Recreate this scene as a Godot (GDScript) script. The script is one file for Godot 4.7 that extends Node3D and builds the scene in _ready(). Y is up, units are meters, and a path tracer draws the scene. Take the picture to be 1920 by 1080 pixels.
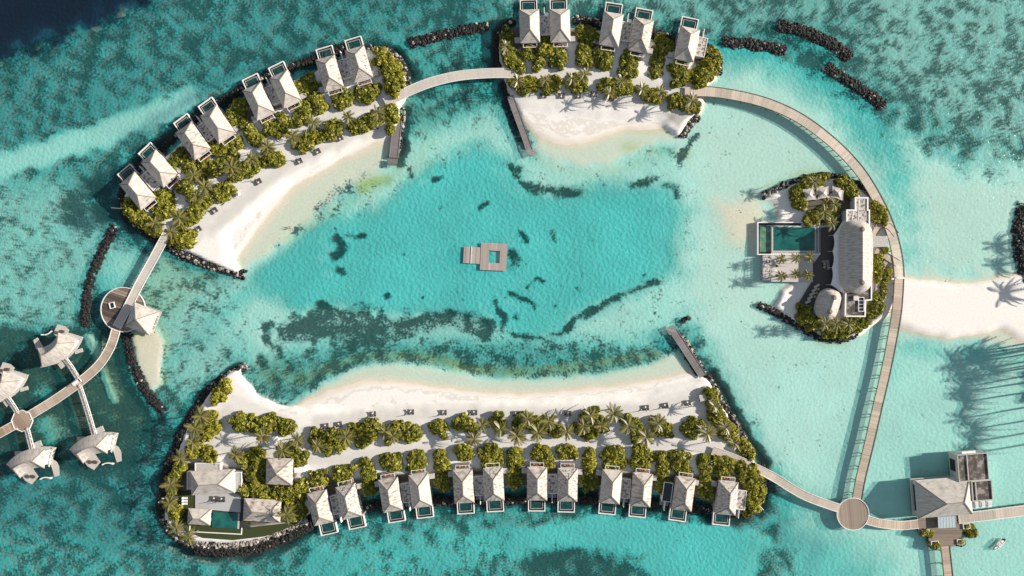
extends Node3D
# An atoll resort seen from straight above. Plan positions are written in units of 0.2 m, counted from a corner of the surveyed plan; at() turns them into metres.
const U := 0.2
const EYE := 256.0
const NX := 512
const NZ := 312
const TX := 2048
const TZ := 1248
const ORD := ["first", "second", "third", "fourth", "fifth", "sixth", "seventh", "eighth", "ninth", "tenth", "eleventh", "twelfth", "thirteenth", "fourteenth", "fifteenth", "sixteenth", "seventeenth", "eighteenth", "nineteenth", "twentieth", "twenty-first", "twenty-second"]

var rng := RandomNumberGenerator.new()
var used := {}
var M := {}
var meshes := {}
var depth := PackedFloat32Array()
var coral := PackedFloat32Array()
var algae := PackedFloat32Array()
var tone := PackedFloat32Array()
var murk := PackedFloat32Array()
var wobble := FastNoiseLite.new()

func _ready() -> void:
	var cam := Camera3D.new()
	cam.name = "camera"
	add_child(cam)
	cam.position = Vector3(0, EYE, 0)
	cam.rotation = Vector3(-PI / 2, 0, 0)
	cam.fov = rad_to_deg(2.0 * atan(108.0 / EYE))
	cam.near = 1.0
	cam.far = 9000.0
	cam.current = true
	var env := Environment.new()
	env.background_mode = Environment.BG_SKY
	var sky := Sky.new()
	var air := ProceduralSkyMaterial.new()
	air.sky_top_color = Color(0.63, 0.68, 0.75)
	air.sky_horizon_color = Color(0.83, 0.84, 0.84)
	air.sky_curve = 0.16
	air.ground_bottom_color = Color(0.10, 0.30, 0.34)
	air.ground_horizon_color = Color(0.60, 0.70, 0.76)
	air.sky_energy_multiplier = 0.7
	sky.sky_material = air
	env.sky = sky
	env.tonemap_mode = Environment.TONE_MAPPER_LINEAR
	env.tonemap_exposure = 1.5
	env.sdfgi_enabled = true
	env.ssao_enabled = true
	env.ssil_enabled = true
	var we := WorldEnvironment.new()
	we.name = "world_environment"
	we.environment = env
	add_child(we)
	var sun := DirectionalLight3D.new()
	sun.name = "sun"
	sun.light_color = Color(1.0, 0.96, 0.91)
	sun.light_energy = 1.6
	sun.light_angular_distance = 0.5
	sun.shadow_enabled = true
	var el := deg_to_rad(24.5)
	sun.basis = Basis.looking_at(Vector3(-0.985 * cos(el), -sin(el), 0.170 * cos(el)))
	add_child(sun)
	rng.seed = 7
	wobble.noise_type = FastNoiseLite.TYPE_SIMPLEX_SMOOTH
	materials()
	survey()
	terrain()
	boardwalks()
	round_deck()
	villas()
	for q in [["topmost stilt villa with its pool facing the reef", 70, 610.6, 53.0], ["stilt villa cut by the left edge", -33.7, 682.5, 53.0], ["lower left stilt villa below the eight-sided deck", 74.4, 918.5, -112.0], ["lower right stilt villa at the end of the long footbridge", 192.5, 891, -112.0]]:
		water_villa(q[0], q[1], q[2], q[3])
	compound()
	pool_island()
	dock()
	jetties()
	stones()
	garden()
	palms()
	beach_things()

# ------------------------------------------------------------------ helpers
func at(x: float, y: float, h := 0.0) -> Vector3:
	var k := (EYE - h) / EYE
	return Vector3((x - 960.0) * U * k, h, (y - 540.0) * U * k)

func numbered(called: String) -> String:
	var n: int = used.get(called, 0)
	used[called] = n + 1
	return called if n == 0 else "%s_%03d" % [called, n]

func tag(o: Node3D, label: String, category := "", group := "", kind := "") -> Node3D:
	if label: o.set_meta("label", label)
	if category: o.set_meta("category", category)
	if group: o.set_meta("group", group)
	if kind: o.set_meta("kind", kind)
	return o

func thing(called: String, label: String, category: String, pos := Vector3.ZERO, turn := 0.0, group := "") -> Node3D:
	var o := Node3D.new()
	o.name = numbered(called)
	add_child(o)
	o.position = pos
	o.rotation.y = turn
	tag(o, label, category, group)
	return o

func part(parent: Node3D, called: String, mesh: Mesh, m: Material, pos := Vector3.ZERO, turn := 0.0, kind := "") -> MeshInstance3D:
	var o := MeshInstance3D.new()
	o.name = numbered(called) if parent == self else called
	o.mesh = mesh
	o.material_override = m
	parent.add_child(o, true)
	o.position = pos
	o.rotation.y = turn
	if kind: o.set_meta("kind", kind)
	return o

class Shape:
	var st := SurfaceTool.new()
	func _init() -> void:
		st.begin(Mesh.PRIMITIVE_TRIANGLES)
	func col(c: Color) -> void:
		st.set_color(c)
	func tri(a: Vector3, b: Vector3, c: Vector3, out: Vector3) -> void:
		var n := (c - a).cross(b - a)
		if n.length_squared() < 1e-12: return
		n = n.normalized()
		if n.dot(out) < 0.0:
			n = -n
			var s := b
			b = c
			c = s
		for v in [a, b, c]:
			st.set_normal(n)
			st.set_uv(Vector2(v.x, v.z))
			st.add_vertex(v)
	func quad(a: Vector3, b: Vector3, c: Vector3, d: Vector3, out: Vector3) -> void:
		tri(a, b, c, out)
		tri(a, c, d, out)
	func box(c: Vector3, s: Vector3, bs := Basis.IDENTITY) -> void:
		var h := s * 0.5
		var x := bs.x * h.x
		var y := bs.y * h.y
		var z := bs.z * h.z
		quad(c + x - y - z, c + x + y - z, c + x + y + z, c + x - y + z, x)
		quad(c - x - y - z, c - x + y - z, c - x + y + z, c - x - y + z, -x)
		quad(c - x + y - z, c + x + y - z, c + x + y + z, c - x + y + z, y)
		quad(c - x - y - z, c + x - y - z, c + x - y + z, c - x - y + z, -y)
		quad(c - x - y + z, c + x - y + z, c + x + y + z, c - x + y + z, z)
		quad(c - x - y - z, c + x - y - z, c + x + y - z, c - x + y - z, -z)
	func bar(a: Vector3, b: Vector3, w: float, h: float) -> void:
		var f := (b - a).normalized()
		var side := f.cross(Vector3.UP)
		side = side.normalized() if side.length() > 0.01 else Vector3.RIGHT
		box((a + b) * 0.5, Vector3(w, h, a.distance_to(b)), Basis(side, side.cross(f) * -1.0, f))
	func frame(cx: float, cz: float, w: float, d: float, t: float, y0: float, y1: float) -> void:
		var hy := y1 - y0
		var my := (y0 + y1) * 0.5
		box(Vector3(cx - w * 0.5 + t * 0.5, my, cz), Vector3(t, hy, d))
		box(Vector3(cx + w * 0.5 - t * 0.5, my, cz), Vector3(t, hy, d))
		box(Vector3(cx, my, cz - d * 0.5 + t * 0.5), Vector3(w - 2.0 * t, hy, t))
		box(Vector3(cx, my, cz + d * 0.5 - t * 0.5), Vector3(w - 2.0 * t, hy, t))
	func hip(w: float, d: float, y: float, rise: float, thick := 0.22) -> void:   # ridge along z when d > w, else along x
		var hw := w * 0.5
		var hd := d * 0.5
		var r1 := Vector3(0, y + rise, -maxf(hd - hw, 0.0)) if d >= w else Vector3(-(hw - hd), y + rise, 0)
		var r2 := Vector3(-r1.x, r1.y, -r1.z)
		var a := Vector3(-hw, y, -hd)
		var b := Vector3(hw, y, -hd)
		var c := Vector3(hw, y, hd)
		var e := Vector3(-hw, y, hd)
		var dn := Vector3(0, -thick, 0)
		if d >= w:
			tri(a, b, r1, Vector3(0, 1, -1))
			tri(e, c, r2, Vector3(0, 1, 1))
			quad(a, r1, r2, e, Vector3(-1, 1, 0))
			quad(b, r1, r2, c, Vector3(1, 1, 0))
		else:
			tri(a, e, r1, Vector3(-1, 1, 0))
			tri(b, c, r2, Vector3(1, 1, 0))
			quad(a, r1, r2, b, Vector3(0, 1, -1))
			quad(e, r1, r2, c, Vector3(0, 1, 1))
		for q in [[a, b], [b, c], [c, e], [e, a]]:
			quad(q[0], q[1], q[1] + dn, q[0] + dn, (q[0] + q[1]) * Vector3(1, 0, 1))
		quad(a + dn, b + dn, c + dn, e + dn, Vector3.DOWN)
	func caps(w: float, d: float, y: float, rise: float, t := 0.26) -> void:
		var hw := w * 0.5
		var hd := d * 0.5
		var r1 := Vector3(0, y + rise, -maxf(hd - hw, 0.0)) if d >= w else Vector3(-(hw - hd), y + rise, 0)
		var r2 := Vector3(-r1.x, r1.y, -r1.z)
		var up := Vector3(0, 0.05, 0)
		if r1.distance_to(r2) > 0.2: bar(r1 + up, r2 + up, t, 0.2)
		var near1 := [Vector3(-hw, y, -hd), Vector3(hw, y, -hd)] if d >= w else [Vector3(-hw, y, -hd), Vector3(-hw, y, hd)]
		for q in near1:
			bar(q + up, r1 + up, t, 0.16)
			bar(Vector3(-q.x if d < w else q.x, y, q.z if d < w else -q.z) + up, r2 + up, t, 0.16)
	func prism(pts: PackedVector2Array, y0: float, y1: float) -> void:
		var idx := Geometry2D.triangulate_polygon(pts)
		for k in range(0, idx.size(), 3):
			var a := pts[idx[k]]
			var b := pts[idx[k + 1]]
			var c := pts[idx[k + 2]]
			tri(Vector3(a.x, y1, a.y), Vector3(b.x, y1, b.y), Vector3(c.x, y1, c.y), Vector3.UP)
			tri(Vector3(a.x, y0, a.y), Vector3(b.x, y0, b.y), Vector3(c.x, y0, c.y), Vector3.DOWN)
		var cw := Geometry2D.is_polygon_clockwise(pts)
		for k in pts.size():
			var a := pts[k]
			var b := pts[(k + 1) % pts.size()]
			var n := Vector3(b.y - a.y, 0, a.x - b.x) * (-1.0 if cw else 1.0)
			quad(Vector3(a.x, y0, a.y), Vector3(b.x, y0, b.y), Vector3(b.x, y1, b.y), Vector3(a.x, y1, a.y), n)
	func tube(a: Vector3, b: Vector3, r0: float, r1: float, n := 7) -> void:
		var f := (b - a).normalized()
		var s := f.cross(Vector3(0.31, 0.2, 0.93)).normalized()
		var t := f.cross(s)
		for k in n:
			var p := TAU * k / n
			var q := TAU * (k + 1) / n
			var u := s * cos(p) + t * sin(p)
			var v := s * cos(q) + t * sin(q)
			quad(a + u * r0, a + v * r0, b + v * r1, b + u * r1, u + v)
			tri(b, b + u * r1, b + v * r1, f)
			tri(a, a + u * r0, a + v * r0, -f)
	func done() -> ArrayMesh:
		return st.commit()

func plan(list: Array, h := 0.0, from := Vector3.ZERO) -> PackedVector2Array:
	var out := PackedVector2Array()
	for k in range(0, list.size(), 2):
		var v := at(list[k], list[k + 1], h) - from
		out.append(Vector2(v.x, v.z))
	return out

func lin(r: float, g: float, b: float) -> Color:
	return Color(r, g, b).linear_to_srgb()

func plain(r: float, g: float, b: float, rough := 0.8) -> StandardMaterial3D:
	var m := StandardMaterial3D.new()
	m.albedo_color = lin(r, g, b)
	m.roughness = rough
	return m

func noise_tex(sd: int, freq: float, offsets: Array, colors: Array, octaves := 4, size := 512, kind := FastNoiseLite.TYPE_SIMPLEX_SMOOTH) -> NoiseTexture2D:
	var n := FastNoiseLite.new()
	n.seed = sd
	n.noise_type = kind
	n.frequency = freq
	n.fractal_octaves = octaves
	var g := Gradient.new()
	g.offsets = PackedFloat32Array(offsets)
	var cs := PackedColorArray()
	for c in colors: cs.append(lin(c[0], c[1], c[2]))
	g.colors = cs
	var t := NoiseTexture2D.new()
	t.width = size
	t.height = size
	t.seamless = true
	t.noise = n
	t.color_ramp = g
	return t

func grained(sd: int, metres: float, freq: float, offsets: Array, colors: Array, rough := 0.85, octaves := 4, bump := 0.0) -> StandardMaterial3D:
	var m := StandardMaterial3D.new()
	m.albedo_texture = noise_tex(sd, freq, offsets, colors, octaves)
	m.roughness = rough
	m.uv1_triplanar = true
	m.uv1_world_triplanar = true
	m.uv1_scale = Vector3.ONE / metres
	if bump > 0.0:
		m.heightmap_enabled = true
		m.heightmap_texture = m.albedo_texture
		m.heightmap_scale = bump
	return m

func own_axes(m: StandardMaterial3D, along: Vector3) -> void:
	m.uv1_world_triplanar = false
	m.uv1_scale = along

func shifted(key: String, n: int) -> StandardMaterial3D:   # the same roofing laid from another point, so that no two neighbours weather alike
	var name_of := "%s_%d" % [key, n]
	if not M.has(name_of):
		var m: StandardMaterial3D = M[key].duplicate()
		m.uv1_offset = Vector3(0.37 * n, 0.53 * n, 0.71 * n)
		M[name_of] = m
	return M[name_of]

func materials() -> void:
	M.roof = grained(3, 14.0, 0.012, [0.0, 0.3, 0.45, 0.6, 1.0], [[0.309, 0.269, 0.237], [0.433, 0.388, 0.347], [0.536, 0.488, 0.437], [0.587, 0.537, 0.484], [0.680, 0.627, 0.565]], 0.9, 6, 0.25)
	M.roof_stained = grained(4, 9.0, 0.022, [0.0, 0.33, 0.39, 0.5, 1.0], [[0.041, 0.040, 0.043], [0.072, 0.066, 0.065], [0.453, 0.413, 0.370], [0.536, 0.493, 0.446], [0.639, 0.587, 0.537]], 0.9, 4, 0.25)
	M.roof_worn = grained(5, 14.0, 0.013, [0.0, 0.3, 0.4, 0.52, 1.0], [[0.134, 0.104, 0.085], [0.309, 0.249, 0.199], [0.464, 0.408, 0.356], [0.556, 0.507, 0.456], [0.659, 0.607, 0.546]], 0.9, 6, 0.25)
	M.thatch = grained(6, 9.0, 0.012, [0.0, 0.3, 0.42, 0.54, 0.68, 1.0], [[0.25, 0.22, 0.20], [0.37, 0.335, 0.305], [0.44, 0.40, 0.365], [0.49, 0.45, 0.405], [0.56, 0.515, 0.47], [0.66, 0.615, 0.565]], 0.95, 6, 0.6)
	M.cap = grained(7, 3.0, 0.05, [0.0, 1.0], [[0.19, 0.15, 0.12], [0.40, 0.34, 0.28]])
	M.white = plain(0.78, 0.77, 0.74, 0.6)
	M.plaster = plain(0.62, 0.60, 0.57, 0.8)
	M.concrete = grained(8, 9.0, 0.014, [0.0, 0.34, 0.40, 0.5, 1.0], [[0.10, 0.085, 0.075], [0.20, 0.175, 0.155], [0.44, 0.39, 0.355], [0.52, 0.47, 0.43], [0.60, 0.55, 0.51]], 0.9, 5)
	M.concrete_dark = grained(9, 16.0, 0.01, [0.0, 0.4, 0.6, 0.72, 1.0], [[0.05, 0.042, 0.036], [0.085, 0.072, 0.062], [0.13, 0.112, 0.098], [0.26, 0.235, 0.21], [0.33, 0.30, 0.275]], 0.9, 5)
	M.concrete_pale = grained(10, 6.0, 0.02, [0.0, 0.3, 0.5, 1.0], [[0.22, 0.2, 0.18], [0.40, 0.38, 0.35], [0.48, 0.46, 0.43], [0.56, 0.54, 0.51]], 0.9, 4)
	M.paving = grained(11, 1.5, 0.05, [0.0, 0.5, 1.0], [[0.42, 0.38, 0.35], [0.55, 0.51, 0.48], [0.66, 0.62, 0.59]], 0.9, 4)
	M.pool = grained(12, 9.0, 0.008, [0.0, 0.5, 1.0], [[0.004, 0.032, 0.034], [0.006, 0.055, 0.053], [0.012, 0.085, 0.078]], 0.12, 2)
	M.pool_green = grained(22, 14.0, 0.006, [0.0, 0.5, 1.0], [[0.008, 0.075, 0.068], [0.012, 0.115, 0.10], [0.02, 0.15, 0.125]], 0.12, 2)
	M.pool_pale = grained(13, 12.0, 0.008, [0.0, 0.45, 1.0], [[0.05, 0.14, 0.12], [0.10, 0.22, 0.16], [0.20, 0.32, 0.18]], 0.15, 2)
	M.trough = plain(0.012, 0.02, 0.022, 0.3)
	M.window = plain(0.02, 0.03, 0.035, 0.1)
	M.glass = plain(0.16, 0.22, 0.24, 0.15)
	M.orange = plain(0.55, 0.20, 0.07, 0.8)
	M.brown = plain(0.09, 0.07, 0.06, 0.7)
	M.grey = plain(0.22, 0.21, 0.205, 0.85)
	M.dark = plain(0.03, 0.03, 0.032, 0.7)
	M.metal = plain(0.62, 0.63, 0.63, 0.35)
	M.timber = StandardMaterial3D.new()
	M.timber.vertex_color_use_as_albedo = true
	M.timber.roughness = 0.85
	M.pile = plain(0.10, 0.085, 0.07, 0.9)
	M.trunk = grained(14, 1.0, 0.04, [0.0, 1.0], [[0.10, 0.08, 0.06], [0.26, 0.22, 0.17]])
	M.rock = StandardMaterial3D.new()
	M.rock.vertex_color_use_as_albedo = true
	M.rock.roughness = 0.75
	M.leaf = StandardMaterial3D.new()
	M.leaf.vertex_color_use_as_albedo = true
	M.leaf.roughness = 0.6
	M.leaf.metallic_specular = 0.25
	M.leaf.backlight_enabled = true
	M.leaf.backlight = Color(0.12, 0.13, 0.04)
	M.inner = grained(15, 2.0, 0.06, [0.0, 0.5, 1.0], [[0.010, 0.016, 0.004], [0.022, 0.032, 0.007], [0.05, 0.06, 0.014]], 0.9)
	M.frond = grained(16, 2.0, 0.04, [0.0, 0.5, 1.0], [[0.13, 0.12, 0.03], [0.23, 0.20, 0.05], [0.36, 0.30, 0.10]], 0.38)
	M.frond_green = grained(17, 2.0, 0.04, [0.0, 0.5, 1.0], [[0.07, 0.08, 0.018], [0.13, 0.13, 0.03], [0.20, 0.19, 0.05]], 0.38)
	for m in [M.frond, M.frond_green]:
		m.backlight_enabled = true
		m.backlight = Color(0.2, 0.2, 0.06)
	M.lawn = grained(18, 3.0, 0.05, [0.0, 0.5, 1.0], [[0.022, 0.036, 0.006], [0.036, 0.05, 0.010], [0.055, 0.068, 0.014]], 0.95, 5, 1.0)
	M.grey_pale = plain(0.44, 0.44, 0.44, 0.8)
	M.dark_deck = grained(19, 3.0, 0.03, [0.0, 0.5, 1.0], [[0.045, 0.042, 0.042], [0.075, 0.07, 0.068], [0.12, 0.112, 0.108]], 0.85, 4)
	M.tan = plain(0.42, 0.30, 0.17, 0.7)
	M.glass_pale = plain(0.42, 0.52, 0.55, 0.3)
	M.skin = plain(0.42, 0.25, 0.17, 0.6)
	own_axes(M.roof, Vector3(1.0 / 22.0, 1.0 / 12.0, 1.0 / 7.0))
	own_axes(M.roof_worn, Vector3(1.0 / 20.0, 1.0 / 12.0, 1.0 / 8.0))
	own_axes(M.roof_stained, Vector3(1.0 / 12.0, 1.0 / 9.0, 1.0 / 8.0))
	own_axes(M.thatch, Vector3(1.0 / 14.0, 1.0 / 10.0, 1.0 / 5.0))
	M.sail = plain(0.80, 0.81, 0.83, 0.7)
	M.canvas = plain(0.48, 0.44, 0.41, 0.8)

# ------------------------------------------------------------------ the sea floor and the islands as one height field
# shape: flat list of plan positions. rad < 0: closed area, otherwise a line with that half width. how: 0 blend towards, 1 keep the larger, 2 keep the smaller
func paint(f: PackedFloat32Array, list: Array, val: float, soft: float, rad := -1.0, amp := 0.0, how := 0) -> void:
	var n := list.size() / 2
	var px := PackedFloat32Array()
	var py := PackedFloat32Array()
	var lo := Vector2(1e9, 1e9)
	var hi := Vector2(-1e9, -1e9)
	for k in n:
		px.append(list[k * 2])
		py.append(list[k * 2 + 1])
		lo = lo.min(Vector2(px[k], py[k]))
		hi = hi.max(Vector2(px[k], py[k]))
	var closed := rad < 0.0
	var pad := maxf(rad, 0.0) + soft + absf(amp) + 2.0
	var i0 := clampi(int((lo.x - pad + 320.0) / 5.0), 0, NX - 1)
	var i1 := clampi(int((hi.x + pad + 320.0) / 5.0) + 1, 0, NX - 1)
	var j0 := clampi(int((lo.y - pad + 240.0) / 5.0), 0, NZ - 1)
	var j1 := clampi(int((hi.y + pad + 240.0) / 5.0) + 1, 0, NZ - 1)
	var segs := n if closed else n - 1
	if n == 1: segs = 1
	for j in range(j0, j1 + 1):
		var y := -240.0 + (j + 0.5) * 5.0
		for i in range(i0, i1 + 1):
			var x := -320.0 + (i + 0.5) * 5.0
			var best := 1e12
			var inside := false
			for k in segs:
				var b := k + 1
				if b == n: b = 0
				var ax := px[k]
				var ay := py[k]
				var bx := px[b]
				var by := py[b]
				var ex := bx - ax
				var ey := by - ay
				var qx := x - ax
				var qy := y - ay
				var t := clampf((qx * ex + qy * ey) / (ex * ex + ey * ey + 1e-6), 0.0, 1.0)
				qx -= ex * t
				qy -= ey * t
				best = minf(best, qx * qx + qy * qy)
				if closed and (ay > y) != (by > y) and x < ex * (y - ay) / ey + ax:
					inside = not inside
			var sd := sqrt(best)
			sd = (-sd if inside else sd) if closed else sd - rad
			if amp > 0.0: sd += wobble.get_noise_2d(x, y) * amp
			if sd > soft: continue
			var w := smoothstep(soft, -soft, sd)
			var c := j * NX + i
			if how == 0: f[c] = lerpf(f[c], val, w)
			elif how == 1: f[c] = maxf(f[c], lerpf(-20.0, val, w) if val < 0.0 else val * w)
			else: f[c] = minf(f[c], lerpf(maxf(f[c], val), val, w))

func land(list: Array, top: float, soft: float) -> void:
	paint(depth, list, -top, soft, -1.0, 4.0)
	paint(coral, list, 0.0, soft)

func survey() -> void:
	wobble.seed = 5
	wobble.frequency = 0.02
	wobble.fractal_octaves = 3
	for f in [depth, coral, algae, tone, murk]: f.resize(NX * NZ)
	depth.fill(2.5)
	coral.fill(0.5)
	algae.fill(0.0)
	tone.fill(0.0)
	murk.fill(0.0)
	# reefs of different cover
	paint(coral, [-400, 300, 150, 330, 225, 420, 175, 560, 150, 620, -400, 640], 0.34, 40, -1.0, 20)
	paint(depth, [-400, 320, 150, 340, 215, 420, 165, 560, 150, 620, -400, 640], 1.25, 50, -1.0, 20)
	paint(coral, [-400, 620, 130, 620, 190, 560, 230, 640, 300, 780, 250, 880, -400, 900], 0.75, 30, -1.0, 20)
	paint(algae, [-400, 640, 130, 640, 220, 640, 270, 780, 230, 860, -400, 880], 0.55, 40, -1.0, 25)
	paint(murk, [-400, 620, 130, 620, 190, 560, 230, 640, 300, 780, 270, 880, -400, 900], 0.4, 40, -1.0, 20)
	paint(coral, [-400, 900, 120, 900, 330, 1050, 560, 1010, 900, 970, 1300, 980, 1450, 930, 1500, 1400, -400, 1400], 0.48, 40, -1.0, 20)
	paint(depth, [-400, 900, 120, 900, 330, 1050, 560, 1010, 900, 970, 1300, 980, 1450, 930, 1500, 1400, -400, 1400], 2.6, 40, -1.0, 20)
	paint(murk, [-400, 900, 300, 850, 330, 1060, 120, 1000, -400, 960], 0.5, 50, -1.0, 30)
	paint(coral, [1500, -300, 2300, -300, 2300, 240, 1860, 300, 1700, 200, 1600, 130], 0.44, 60, -1.0, 20)
	paint(depth, [1500, -300, 2300, -300, 2300, 240, 1860, 300, 1700, 200, 1600, 130], 1.0, 60, -1.0, 20)
	paint(coral, [900, -300, 1500, -300, 1640, 60, 1500, 60, 1350, 70, 1100, 30, 930, 60], 0.5, 40, -1.0, 20)
	paint(depth, [900, -300, 1500, -300, 1640, 60, 1500, 60, 1350, 70, 1100, 30, 930, 60], 1.4, 40, -1.0, 20)
	paint(depth, [-500, 120, -100, 118, 0, 100, 60, 74, 130, 52, 200, 26, 260, -4, 330, -60, 450, -400, -500, -400], 13.0, 34, -1.0, 26)
	paint(coral, [-500, 120, 0, 100, 130, 52, 200, 26, 260, -4, 450, -400, -500, -400], 0.0, 10, -1.0, 14)
	paint(murk, [-500, 190, 0, 170, 130, 110, 260, 60, 380, 0, 520, -60, 500, -400, -500, -400], 0.8, 70, -1.0, 30)
	paint(murk, [-100, 200, 100, 130, 300, 40, 600, -60, 950, -100, 930, 60, 700, 60, 500, 110, 340, 170, 150, 250, -100, 290], 0.36, 40, -1.0, 30, 1)
	# the pale sand channel through the reef
	paint(coral, [-100, 330, 0, 310, 60, 292, 120, 275, 200, 248, 260, 225, 320, 200, 350, 186], 0.0, 10, 22, 14)
	paint(depth, [-100, 330, 0, 310, 60, 292, 120, 275, 200, 248, 260, 225, 320, 200, 350, 186], 1.15, 14, 24, 10)
	paint(coral, [350, 186, 400, 170, 460, 152], 0.22, 16, 12, 14)
	paint(murk, [-100, 330, 0, 310, 60, 292, 120, 275, 200, 248, 260, 225, 320, 200, 350, 186], 0.0, 14, 26, 8)
	paint(coral, [220, 330, 140, 370, 130, 390, 200, 400], 0.62, 22, 20, 14)
	paint(murk, [160, 350, 215, 330, 220, 400, 150, 410], 1.0, 30, 20, 14)
	paint(murk, [240, 260, 330, 200, 420, 150, 560, 90, 610, 100], 0.9, 20, 10, 8)
	# passage west of the lagoon, the lagoon itself and its sandy rims
	paint(coral, [180, 450, 300, 480, 450, 540, 440, 700, 330, 760, 250, 620], 0.36, 30, -1.0, 14)
	paint(depth, [175, 450, 300, 480, 450, 540, 440, 700, 330, 760, 250, 620], 1.0, 40, -1.0, 14)
	paint(algae, [310, 460, 430, 520, 330, 560, 260, 640, 230, 600], 0.4, 30, -1.0, 14)
	paint(coral, [180, 470, 230, 470, 270, 500, 240, 530, 190, 600], 0.12, 14, -1.0, 10)
	paint(depth, [430, 500, 560, 440, 700, 320, 760, 250, 930, 200, 1000, 280, 1280, 280, 1300, 600, 1200, 650, 900, 640, 640, 640, 470, 690, 420, 620], 0.8, 40, -1.0, 10)
	paint(coral, [430, 500, 560, 440, 700, 320, 760, 250, 930, 200, 1000, 280, 1280, 280, 1300, 600, 1200, 650, 900, 640, 640, 640, 470, 690, 420, 620], 0.16, 30, -1.0, 10)
	paint(depth, [470, 490, 520, 462, 600, 415, 700, 400, 770, 340, 820, 305, 890, 272, 940, 290, 970, 330, 1000, 362, 1060, 368, 1120, 352, 1180, 350, 1262, 352, 1276, 400, 1262, 450, 1268, 505, 1200, 540, 1130, 570, 1070, 600, 1050, 625, 980, 635, 900, 600, 840, 588, 740, 590, 620, 572, 560, 585, 520, 560, 470, 540], 2.7, 26, -1.0, 12)
	paint(coral, [480, 490, 600, 420, 700, 405, 770, 345, 890, 280, 960, 330, 1060, 372, 1260, 356, 1270, 400, 1255, 500, 1130, 565, 1050, 620, 980, 630, 900, 595, 740, 585, 600, 568, 480, 540], 0.0, 12, -1.0, 8)
	paint(depth, [300, 690, 360, 640, 420, 585, 480, 535], 1.7, 22, 10, 12)
	paint(algae, [760, 200, 800, 220, 790, 300, 740, 330, 690, 350], 0.3, 24, 16, 14)
	# the shallows in the east
	paint(depth, [1310, 130, 1420, 120, 1560, 200, 1660, 330, 1700, 450, 1700, 600, 1660, 760, 1620, 960, 1500, 930, 1420, 850, 1340, 700, 1272, 560, 1282, 480, 1290, 400, 1262, 330, 1250, 260], 0.5, 40, -1.0, 14)
	paint(coral, [1310, 90, 1420, 90, 1600, 190, 1720, 330, 1760, 600, 1700, 980, 1500, 960, 1425, 830, 1340, 690, 1276, 560, 1284, 480, 1290, 400, 1272, 330, 1262, 260], 0.05, 26, -1.0, 14)
	paint(depth, [1290, 240, 1420, 200, 1500, 250, 1560, 330, 1420, 380, 1440, 560, 1470, 640, 1340, 600, 1300, 480, 1310, 400], 0.44, 50, -1.0, 20)
	paint(depth, [1340, 380, 1420, 370, 1440, 420, 1420, 470, 1370, 450], 0.16, 24, -1.0, 8)
	paint(depth, [1690, 240, 1800, 300, 2000, 300, 2300, 300, 2300, 540, 1900, 540, 1700, 540], 0.45, 50, -1.0, 20)
	paint(coral, [1690, 260, 1800, 310, 2000, 330, 2300, 330, 2300, 1400, 1500, 1400, 1480, 960, 1600, 900], 0.04, 50, -1.0, 30)
	paint(depth, [1500, 1400, 1480, 980, 1640, 700, 1690, 640, 1800, 640, 2300, 660, 2300, 1400], 0.75, 60, -1.0, 20)
	paint(depth, [1380, 1400, 1420, 990, 1560, 1000, 1660, 1060, 1640, 1400], 1.9, 50, -1.0, 20)
	paint(murk, [1470, 1010, 1530, 1020, 1520, 1060], 0.55, 30, 12, 10)
	paint(coral, [960, 1000, 1040, 985, 1120, 965, 1200, 975, 1320, 985, 1400, 990, 1440, 1010, 1400, 1100, 1250, 1100, 1180, 1030, 1060, 1030, 960, 1030], 0.02, 14, -1.0, 12)
	paint(coral, [600, 1020, 760, 1000, 900, 985, 980, 1000, 960, 1060, 760, 1080, 560, 1090], 0.3, 24, -1.0, 12)
	paint(coral, [1000, 1040, 1060, 1025, 1130, 1040, 1175, 1080, 1100, 1150, 980, 1120], 0.72, 22, -1.0, 12)
	# dark coral in and round the lagoon
	for s in [
		[[622, 450, 632, 442, 640, 470, 628, 482], 12.0], [[650, 442, 668, 443, 684, 441], 6.0], [[635, 508], 12.0], [[958, 478, 968, 488, 955, 500], 11.0], [[975, 436, 986, 452], 6.0], [[1033, 437, 1042, 455], 5.0],
		[[512, 612, 560, 603, 605, 606, 640, 618, 690, 622, 730, 610, 770, 603], 17.0], [[606, 578, 640, 588, 690, 590, 700, 600], 13.0], [[650, 640, 690, 640, 650, 655], 10.0], [[770, 603, 800, 596, 850, 588, 885, 592, 915, 608], 13.0],
		[[928, 552, 932, 580, 945, 600, 940, 620], 9.0], [[955, 550, 985, 560, 1000, 570], 5.0], [[1062, 616, 1072, 600, 1095, 588, 1130, 572, 1160, 556, 1190, 543, 1228, 530], 8.0], [[960, 628, 1000, 634, 1050, 626], 6.0],
		[[966, 322, 976, 342, 1005, 350, 1040, 358, 1086, 364], 12.0], [[1186, 346, 1212, 342, 1230, 334], 9.0], [[1240, 345, 1268, 352, 1268, 372], 6.0], [[728, 556], 6.0], [[770, 312, 772, 330], 6.0], [[812, 338, 830, 332], 4.0], [[900, 388, 915, 380], 4.0],
		[[500, 640, 520, 660, 540, 680], 12.0], [[486, 672, 500, 690], 12.0], [[1275, 300, 1282, 285, 1306, 250], 8.0], [[1290, 598, 1278, 606], 5.0], [[1872, 650, 1886, 658], 3.5],
		[[990, 540, 1005, 520, 1020, 530], 4.0], [[1110, 450], 4.0], [[1126, 456], 4.0], [[1080, 540, 1086, 548], 4.0], [[1052, 535], 5.0], [[1000, 575], 6.0], [[970, 595], 7.0], [[1040, 575], 4.0]]:
		paint(coral, s[0], 0.74, 3.0 + s[1] * 0.7, s[1] * 0.8, s[1] * 1.3, 1)
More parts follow.
